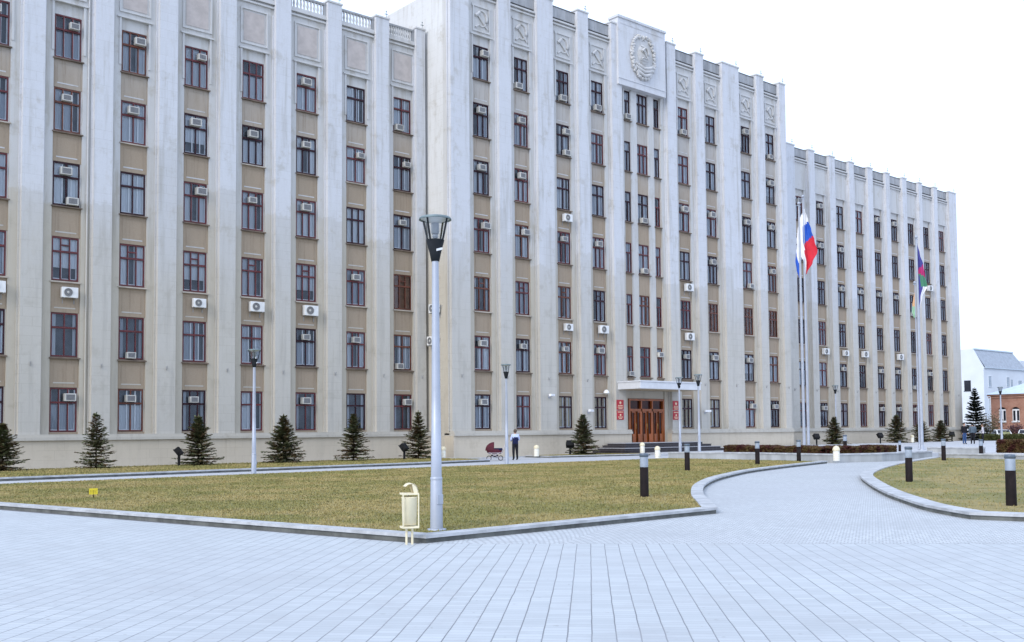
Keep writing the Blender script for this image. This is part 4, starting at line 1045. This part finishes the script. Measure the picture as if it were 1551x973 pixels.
# ------------------------------------------------------------------ people
def person(loc, rz, h, label, top, legs, hair, under=None, lean=0., arms='down', bulk=1., group=None):
    t_ = thing('person', label, 'person', loc, rz, group)
    s = h/1.75
    J = {'pel': (0, 0, .95), 'sp': (0, .01, 1.12), 'ch': (0, .0, 1.32), 'nk': (0, .0, 1.47), 'hd0': (0, -.01, 1.55), 'hd': (0, -.02, 1.63), 'hd2': (0, -.015, 1.70),
         'lh': (.09, 0, .90), 'lk': (.10, -.02, .50), 'la': (.105, .02, .10), 'lt': (.11, -.13, .04), 'rh': (-.09, 0, .90), 'rk': (-.11, -.03, .50), 'ra': (-.12, .01, .10), 'rt': (-.13, -.14, .04),
         'ls': (.17, 0, 1.42), 'rs': (-.17, 0, 1.42)}
    if arms == 'down':
        J.update({'le': (.25, .03, 1.15), 'lw': (.25, -.04, .92), 'lf': (.245, -.07, .82), 're': (-.25, .03, 1.15), 'rw': (-.25, -.05, .92), 'rf': (-.245, -.08, .82)})
    else:
        J.update({'le': (.25, -.02, 1.17), 'lw': (.15, -.24, 1.10), 'lf': (.08, -.30, 1.12), 're': (-.25, -.02, 1.17), 'rw': (-.15, -.24, 1.10), 'rf': (-.08, -.30, 1.12)})
    Rd = {'pel': .15, 'sp': .135, 'ch': .155, 'nk': .06, 'hd0': .065, 'hd': .095, 'hd2': .085, 'lh': .108, 'lk': .078, 'la': .055, 'lt': .035, 'rh': .108, 'rk': .078, 'ra': .055, 'rt': .035,
          'ls': .075, 'rs': .075, 'le': .052, 're': .052, 'lw': .038, 'rw': .038, 'lf': .035, 'rf': .035}
    ed = [('pel', 'sp'), ('sp', 'ch'), ('ch', 'nk'), ('nk', 'hd0'), ('hd0', 'hd'), ('hd', 'hd2'), ('pel', 'lh'), ('lh', 'lk'), ('lk', 'la'), ('la', 'lt'), ('pel', 'rh'), ('rh', 'rk'), ('rk', 'ra'), ('ra', 'rt'), ('ch', 'ls'), ('ls', 'le'), ('le', 'lw'), ('lw', 'lf'), ('ch', 'rs'), ('rs', 're'), ('re', 'rw'), ('rw', 'rf')]
    ks = list(J); me = bpy.data.meshes.new('body'); me.from_pydata([tuple(c*s for c in J[k]) for k in ks], [(ks.index(a), ks.index(b)) for a, b in ed], [])
    o = bpy.data.objects.new('body', me); COL.objects.link(o)
    sk = o.modifiers.new('skin', 'SKIN'); sk.use_smooth_shade = True
    for i, k in enumerate(ks):
        b = bulk if k in ('pel', 'sp', 'ch', 'ls', 'rs', 'le', 're') else 1.
        ax = (Rd[k]*s*b*(1.12 if k in ('ch', 'pel') else 1), Rd[k]*s*b*(.78 if k in ('ch', 'sp', 'pel') else 1)); me.skin_vertices[0].data[i].radius = ax; me.skin_vertices[0].data[i].use_root = (k == 'pel')
    su = o.modifiers.new('sub', 'SUBSURF'); su.levels = su.render_levels = 2
    bpy.context.view_layer.update()
    ev = o.evaluated_get(bpy.context.evaluated_depsgraph_get()); bm = bpy.data.meshes.new_from_object(ev); bpy.data.objects.remove(o)
    mats = ['skin', top, legs, 'darkcloth', under or top]
    bm.materials.clear()
    for k in mats: bm.materials.append(M[k])
    for p in bm.polygons:
        c = p.center/s; r = 1
        armx = abs(c.x) > .19
        if c.z > 1.49: r = 0
        elif c.z < .085: r = 3
        elif armx and c.z > .70: r = 1 if c.z > .89 or arms != 'down' else 0
        elif c.z < .93: r = 2
        elif under and c.z < 1.28: r = 4
        if arms != 'down' and c.y < -.27 and c.z > 1.0: r = 0
        p.material_index = r; p.use_smooth = True
    o = bpy.data.objects.new('body', bm); COL.objects.link(o); o.parent = t_
    mb = MB(); mb.ball((0, .012*s, 1.66*s), (.098*s, .105*s, .112*s), 0, 16, 10)
    mb.v = [(x, y, z if not (y < -.03*s and z < 1.69*s) else z) for x, y, z in mb.v]
    mb.f = [f for f in mb.f if not all(mb.v[i][1] < -.01*s and mb.v[i][2] < 1.70*s for i in f)]; mb.mi = [0]*len(mb.f); mb.sm = [True]*len(mb.f)
    part('hair', mb, hair, t_)
    mb = MB(); mb.add([(-.012*s, -.105*s, 1.60*s), (.012*s, -.105*s, 1.60*s), (0, -.13*s, 1.605*s), (0, -.108*s, 1.65*s)], [(0, 1, 2), (0, 2, 3), (1, 3, 2)]); part('nose', mb, 'skin', t_)
    return t_
person((39.3, 45.4, .004), R(160), 1.80, 'person in pale blue jacket and dark trousers seen from behind beside the pram', 'paleblue', 'darkcloth', 'hairbrown', 'navy', arms='front', bulk=1.22)
person((83.85, 40.2, .3), R(-20), 1.76, 'person in dark coat and blue jeans standing by the right corner of the office block', 'darkcloth', 'jeans', 'hairblack', group='people standing by the right corner', bulk=1.35)
person((84.35, 39.75, .3), R(130), 1.74, 'bulky person in slate-grey padded jacket in the middle of the distant trio', 'greycloth', 'darkcloth', 'hairblack', group='people standing by the right corner', bulk=1.75)
person((85.0, 39.2, .3), R(200), 1.66, 'person in light grey jacket at the right of the distant trio', 'lightcloth', 'darkcloth', 'hairbrown', group='people standing by the right corner', bulk=1.05, arms='front')
# pram
def pram():
    t_ = thing('pram', 'dark red pram with hooded carrycot and pale frame on the walkway', 'pram', (38.5, 46.3, .004), R(-41))
    for sx in (-.34, .34):
        for sy in (-.25, .25):
            mb = MB(); n = 18
            mb.tube([(sx+.13*math.cos(2*math.pi*k/n), sy, .14+.13*math.sin(2*math.pi*k/n)) for k in range(n+1)], .02, 6, 0, False)
            for k in range(6): w = math.pi*k/3; mb.tube([(sx, sy, .14), (sx+.12*math.cos(w), sy, .14+.12*math.sin(w))], .006, 4, 1)
            part('wheel', mb, ['rubber', 'pramgrey'], t_)
    mb = MB()
    for sy in (-.24, .24):
        mb.tube([(-.34, sy, .14), (.30, sy, .46)], .016, 6); mb.tube([(.34, sy, .14), (-.30, sy, .46)], .016, 6); mb.tube([(-.42, sy, .44), (.46, sy, .44)], .018, 6)
    mb.tube([(-.34, -.25, .14), (-.34, .25, .14)], .012, 6); mb.tube([(.34, -.25, .14), (.34, .25, .14)], .012, 6); part('frame', mb, 'pramgrey', t_)
    mb = MB(); mb.tube([(.40, -.24, .44), (.55, -.24, .80), (.66, -.22, .98), (.74, -.12, 1.02), (.74, .12, 1.02), (.66, .22, .98), (.55, .24, .80), (.40, .24, .44)], .018, 8); part('handle', mb, 'pramgrey', t_)
    mb = MB(); prof = [(.01, .0), (.36, .0), (.46, .1), (.50, .26), (.47, .28)]; mb.lathe(prof, 24, 0, (0, 0, .38), True, .55); part('carrycot', mb, 'maroon', t_)
    mb = MB(); V = []; F = []; nu, nv = 10, 10
    for i in range(nu+1):
        for j in range(nv+1):
            a = R(95*i/nu+88); b = R(180*j/nv); r = .50; V.append((-.05+r*math.cos(a)*math.sin(b)*1.0,   .29*math.cos(b), .60+r*math.sin(a)*math.sin(b)*.95))
    mb.add(V, [(i*(nv+1)+j, i*(nv+1)+j+1, (i+1)*(nv+1)+j+1, (i+1)*(nv+1)+j) for i in range(nu) for j in range(nv)], 0, True); part('hood', mb, 'maroon', t_)
    mb = MB(); mb.box(-.04, .44, -.24, .24, .60, .72); part('cover', mb, 'navy', t_, bevel=.02)
    mb = MB(); mb.box(-.22, .2, -.2, .2, .2, .34); part('basket', mb, 'black', t_, bevel=.02)
pram()

# ------------------------------------------------------------------ far right: houses and cars
M['brick'] = (lambda: (lambda t: (t.col(t.mix(t.math('MULTIPLY', t.remap(t.noise(t.pos(), 1.2, 4), .4, .7), .3), BR(t), (.20, .085, .05))), t.rough(.9), t.m)[2])(NT('brick_masonry')))
def BR(t):
    x, y, z = t.sep(t.pos()); br = t.new('ShaderNodeTexBrick'); t.link(t.comb(t.math('ADD', x, y), z), br.inputs['Vector'])
    for k, q in (('Scale', 1.), ('Mortar Size', .012), ('Brick Width', .25), ('Row Height', .085)): br.inputs[k].default_value = q
    br.inputs['Color1'].default_value = (.36, .135, .075, 1); br.inputs['Color2'].default_value = (.43, .19, .115, 1); br.inputs['Mortar'].default_value = (.40, .30, .24, 1); return br.outputs['Color']
M['brick'] = M['brick']()
M['metalroof'] = pbr('roof_pale_metal', (.52, .60, .66), .35, .08, 2., .2)
M['greyroof'] = pbr('roof_mansard_grey', (.30, .335, .38), .5, .15, 2.)
M['whitewash'] = pbr('wall_white_render', (.66, .70, .74), .8, .05, .3)
M['darkglass'] = pbr('window_dark', (.02, .022, .03), .15, .3, 1.)
M['blueglass'] = pbr('window_blue_grey', (.22, .28, .34), .2, .2, 1.)
h = thing('brick_house', 'low orange-red brick house with arched white windows and pale metal roof', 'house', (128.2, 58.1, 0), R(-90))
x0, x1, y0, y1, zE = 0., 30., 0., 13., 5.7
mb = MB(); wins = [(1.0+1.62*k, .9) for k in range(17)]; zb, zt = 2.35, 3.75
prev = x0
mb.box(x0, x1, y0+.3, y1, 0, zE, 0); mb.box(x0, x1, y0, y0+.3, 0, zb, 0); mb.box(x0, x1, y0, y0+.3, zt+.42, zE, 0)
for wx, ww in wins: mb.box(prev, wx, y0, y0+.3, zb, zt+.42, 0); prev = wx+ww
mb.box(prev, x1, y0, y0+.3, zb, zt+.42, 0)
mb.box(x0-.1, x1, y0-.10, y0, 0, .8, 1); mb.box(x0-.15, x1+.1, y0-.16, y0, zE-.45, zE-.3, 0); mb.box(x0-.25, x1+.1, y0-.26, y0+.2, zE-.2, zE, 0)
for wx, ww in wins:    # arch spandrels
    for k in range(6):
        f0 = k/6; a0 = math.pi*f0; a1 = math.pi*(k+1)/6; cx = wx+ww/2; r = ww/2
        xa, xb = cx-r*math.cos(a0), cx-r*math.cos(a1); za, zc = zt+.38*math.sin(a0), zt+.38*math.sin(a1)
        mb.add([(xa, y0, za), (xb, y0, zc), (xb, y0, zt+.42), (xa, y0, zt+.42), (xa, y0+.3, za), (xb, y0+.3, zc)], [(0, 1, 2, 3), (0, 4, 5, 1)], 0)
    for k in range(7):
        a0 = R(180*k/7); a1 = R(180*(k+1)/7-4); cx = wx+ww/2; q = []
        for rr_, aa in ((.50, a0), (.50, a1), (.64, a1), (.64, a0)): q.append((cx-rr_*math.cos(aa), zt+.02+rr_*.68*math.sin(aa)))
        mb.add([(p[0], y0-.05, p[1]) for p in q]+[(p[0], y0, p[1]) for p in q], [(0, 1, 2, 3), (0, 4, 5, 1), (3, 2, 6, 7), (1, 5, 6, 2), (0, 3, 7, 4)], 0)
part('wall', mb, ['brick', 'lowwall'], h)
for wx, ww in wins[:7]:
    wf = MB(); yy = y0+.12
    wf.box(wx, wx+.09, yy, yy+.1, zb, zt); wf.box(wx+ww-.09, wx+ww, yy, yy+.1, zb, zt); wf.box(wx+ww/2-.08, wx+ww/2+.08, yy, yy+.1, zb, zt); wf.box(wx, wx+ww, yy-.01, yy+.1, zt-.08, zt+.1); wf.box(wx, wx+ww, yy-.01, yy+.1, zb, zb+.1)
    wf.box(wx-.05, wx+ww+.05, y0-.1, yy, zb-.1, zb)
    w_ = part('window', wf, 'whitepaint', h); pn = MB(); pn.box(wx, wx+ww, yy+.05, yy+.07, zb, zt+.4); pn_ = part('pane', pn, 'darkglass', w_)
wf = MB()
for wx, ww in wins[7:]: wf.box(wx, wx+ww, y0+.15, y0+.2, zb, zt+.4, 1); wf.box(wx+ww/2-.08, wx+ww/2+.08, y0+.1, y0+.15, zb, zt, 0)
part('window', wf, ['whitepaint', 'darkglass'], h)
rf = MB(); e = .45
rf.add([(x0-e, y0-e, zE), (x1, y0-e, zE), (x1, y1+e, zE), (x0-e, y1+e, zE), (x0+6.5, (y0+y1)/2, zE+2.8), (x1, (y0+y1)/2, zE+2.8)], [(0, 1, 5, 4), (3, 4, 5, 2), (0, 4, 3), (1, 2, 5), (0, 3, 2, 1)])
part('roof', rf, 'metalroof', h)
dp = MB(); dp.tube([(x0+.12, y0-.14, 0), (x0+.12, y0-.14, zE-.2)], .06, 8); part('drainpipe', dp, 'whitepaint', h)
wh = thing('white_house', 'tall pale white building with grey mansard roof far behind the brick house', 'building', (185, 85, 0), local=False)
mb = MB(); X0, X1, Y0, Y1, ze, zr = 185.4, 203.0, 85.0, 104., 12.4, 15.9
mb.box(X0, X1, Y0, Y1, 0, ze, 0)
mb.add([(X0, Y0, ze), (X0, Y1, ze), (X0, Y1-1.6, zr), (X0, Y0+1.9, zr), (X0+.4, Y0, ze), (X0+.4, Y1, ze), (X0+.4, Y1-1.6, zr), (X0+.4, Y0+1.9, zr)], [(0, 3, 2, 1), (4, 5, 6, 7), (0, 4, 7, 3), (3, 7, 6, 2)], 0)
mb.box(X1, X1+16, Y0+1, Y1, 0, ze+2.0, 0)
part('wall', mb, ['whitewash'], wh)
rf = MB(); rf.add([(X0+.4, Y0-.15, ze+.02), (X1+.1, Y0-.15, ze+.02), (X1-1.2, Y0+1.9, zr-.05), (X0+.4, Y0+1.9, zr-.05), (X0+.4, Y1, zr), (X1-1.2, Y1, zr), (X1+.1, Y1, ze)], [(0, 1, 2, 3), (3, 2, 5, 4), (1, 6, 5, 2)], 0)
rf.box(X0+.2, X1-1.1, Y0+1.75, Y0+2.0, zr-.1, zr+.15, 1); rf.box(X0+.2, X1+.1, Y0-.25, Y0-.1, ze-.05, ze+.1, 1); part('roof', rf, ['greyroof', 'metalroof'], wh)
for x, z, w, hh in ((187.2, 9.0, 1.1, 1.9), (194.6, 9.2, 1.1, 1.7), (196.2, 8.6, .9, 1.9), (199.5, 9.4, 1.4, 1.0), (187.2, 4.6, 1.1, 2.2), (191, 4.6, 1.1, 2.2)):
    wf = MB(); wf.box(x-.08, x, Y0-.06, Y0, z, z+hh); wf.box(x+w, x+w+.08, Y0-.06, Y0, z, z+hh); wf.box(x-.08, x+w+.08, Y0-.06, Y0, z+hh, z+hh+.08); wf.box(x-.12, x+w+.12, Y0-.1, Y0, z-.08, z); wf.box(x+w/2-.04, x+w/2+.04, Y0-.05, Y0, z, z+hh)
    w_ = part('window', wf, 'whitewash', wh); pn = MB(); pn.box(x, x+w, Y0-.03, Y0-.005, z, z+hh); part('pane', pn, 'blueglass', w_)
wf = MB(); wf.box(X0-.05, X0, 87.4, 88.6, 8.3, 10.2); wf.box(X0-.09, X0, 87.3, 88.7, 8.2, 8.3); w_ = part('window', wf, 'darkglass', wh)
an = MB(); an.tube([(X0+1.0, Y0+5., zr), (X0+1.0, Y0+5, zr+5)], .06, 6)
for k in range(3): an.box(X0+.2, X0+1.8, Y0+4.96, Y0+5.04, zr+3.2+.7*k, zr+3.26+.7*k)
part('antenna', an, 'steelpole', wh)
def make_car():
    t_ = thing('parked_car', '-', 'car', group='parked white cars')
    prof = [(-2.0, .35), (-2.05, .62), (-1.95, .85), (-1.1, .93), (-.55, 1.36), (.75, 1.40), (1.45, .98), (1.95, .90), (2.05, .6), (2.0, .35)]
    mb = MB(); n = len(prof); L = []
    for i, (sy, ins) in enumerate(((-.80, .0), (-.74, .0), (.74, .0), (.80, .0))):
        k = 1 if abs(sy) < .78 else .97
        for x, z in prof: yy = sy*(1-.16*max(0, (z-.9)/.5)); L.append((x*k, yy, .35+(z-.35)*k))
    mb.add(L, [(i*n+j, i*n+(j+1) % n, (i+1)*n+(j+1) % n, (i+1)*n+j) for i in range(3) for j in range(n)], 0, False); mb.add(L[:n], [tuple(range(n))]); mb.add(L[-n:], [tuple(range(n-1, -1, -1))])
    part('body', mb, 'whitepaint', t_, bevel=.04)
    mb = MB()
    mb.add([(-1.06, -.66, .97), (-1.06, .66, .97), (-.60, .60, 1.33), (-.60, -.60, 1.33)], [(0, 3, 2, 1)]); mb.v = [(x-.03, y, z+.02) for x, y, z in mb.v]; part('windscreen', mb, 'darkglass', t_)
    for sy in (-1, 1):
        mb = MB(); mb.add([(-.95, sy*.802, .96), (1.2, sy*.802, .98), (.70, sy*.725, 1.33), (-.50, sy*.725, 1.31)], [(0, 1, 2, 3)]); part('side_window', mb, 'darkglass', t_)
        for x in (-1.25, 1.25):
            mb = MB(); mb.lathe([(.01, -.1), (.2, -.1), (.31, -.09), (.31, .09), (.2, .1), (.01, .1)], 18); mb.v = [(x+a, sy*.74+c, .31+b_) for a, b_, c in mb.v]; part('wheel', mb, 'rubber', t_)
        mb = MB(); mb.ball((-1.99, sy*.58, .68), (.06, .16, .09), 0, 8, 6); part('headlight', mb, 'bolhead', t_)
    mb = MB(); mb.box(-2.07, -1.95, -.7, .7, .38, .5); part('bumper', mb, 'acmid', t_); return t_
car = make_car(); car.location = (116.5, 51.6, 0.); car.rotation_euler[2] = R(38); car['label'] = 'parked white car behind the green hedge, just left of the pale bush'
dup(car, (117.6, 49.4, 0.), R(20), 'parked white car behind the green hedge at the right edge of the photo')

# ------------------------------------------------------------------ light
world = bpy.data.worlds.new('World'); scn.world = world; world.use_nodes = True
nt = world.node_tree; bg = nt.nodes['Background']; sun_el, sun_az = R(32), R(256)
sky = nt.nodes.new('ShaderNodeTexSky'); sky.sky_type = 'NISHITA'; sky.sun_disc = False; sky.sun_elevation = sun_el; sky.sun_rotation = sun_az; sky.air_density = 1.; sky.dust_density = 3.
mixn = nt.nodes.new('ShaderNodeMix'); mixn.data_type = 'RGBA'; mixn.inputs[0].default_value = .78
mixn.inputs[7].default_value = (10.3, 12.3, 16.3, 1)     # bright even cloud cover
nt.links.new(sky.outputs[0], mixn.inputs[6]); nt.links.new(mixn.outputs[2], bg.inputs[0]); bg.inputs[1].default_value = .10
sd = bpy.data.lights.new('sun', 'SUN'); sd.energy = 1.4; sd.angle = R(24); sd.color = (1., .96, .9)
so = bpy.data.objects.new('sun', sd); COL.objects.link(so)
dirv = Vector((math.sin(sun_az)*math.cos(sun_el), math.cos(sun_az)*math.cos(sun_el), math.sin(sun_el)))
so.rotation_euler = dirv.to_track_quat('Z', 'Y').to_euler(); so.location = dirv*200

# ------------------------------------------------------------------ camera
cd = bpy.data.cameras.new('camera'); cam = bpy.data.objects.new('camera', cd); COL.objects.link(cam); scn.camera = cam
pitch, roll, yaw = R(2.92), R(-.49), R(40.734)
fw = Vector((math.sin(yaw)*math.cos(pitch), math.cos(yaw)*math.cos(pitch), math.sin(pitch))); rt_ = Vector((math.cos(yaw), -math.sin(yaw), 0)); up = rt_.cross(fw)
r2 = rt_*math.cos(roll)+up*math.sin(roll); u2 = up*math.cos(roll)-rt_*math.sin(roll)
m = Matrix((r2, u2, -fw)).transposed().to_4x4(); m.translation = (0, 0, 1.72); cam.matrix_world = m
cd.sensor_width = 36.; cd.lens = 36*1560/1551; cd.shift_y = (573.4-486.5)/1551; cd.clip_start = .1; cd.clip_end = 3000
scn.view_settings.view_transform = 'Standard'; scn.view_settings.look = 'None'; scn.view_settings.exposure = .36; scn.view_settings.gamma = 1.; scn.view_settings.use_curve_mapping = False
scn.cycles.max_bounces = 6; scn.cycles.diffuse_bounces = 3; scn.cycles.transparent_max_bounces = 12
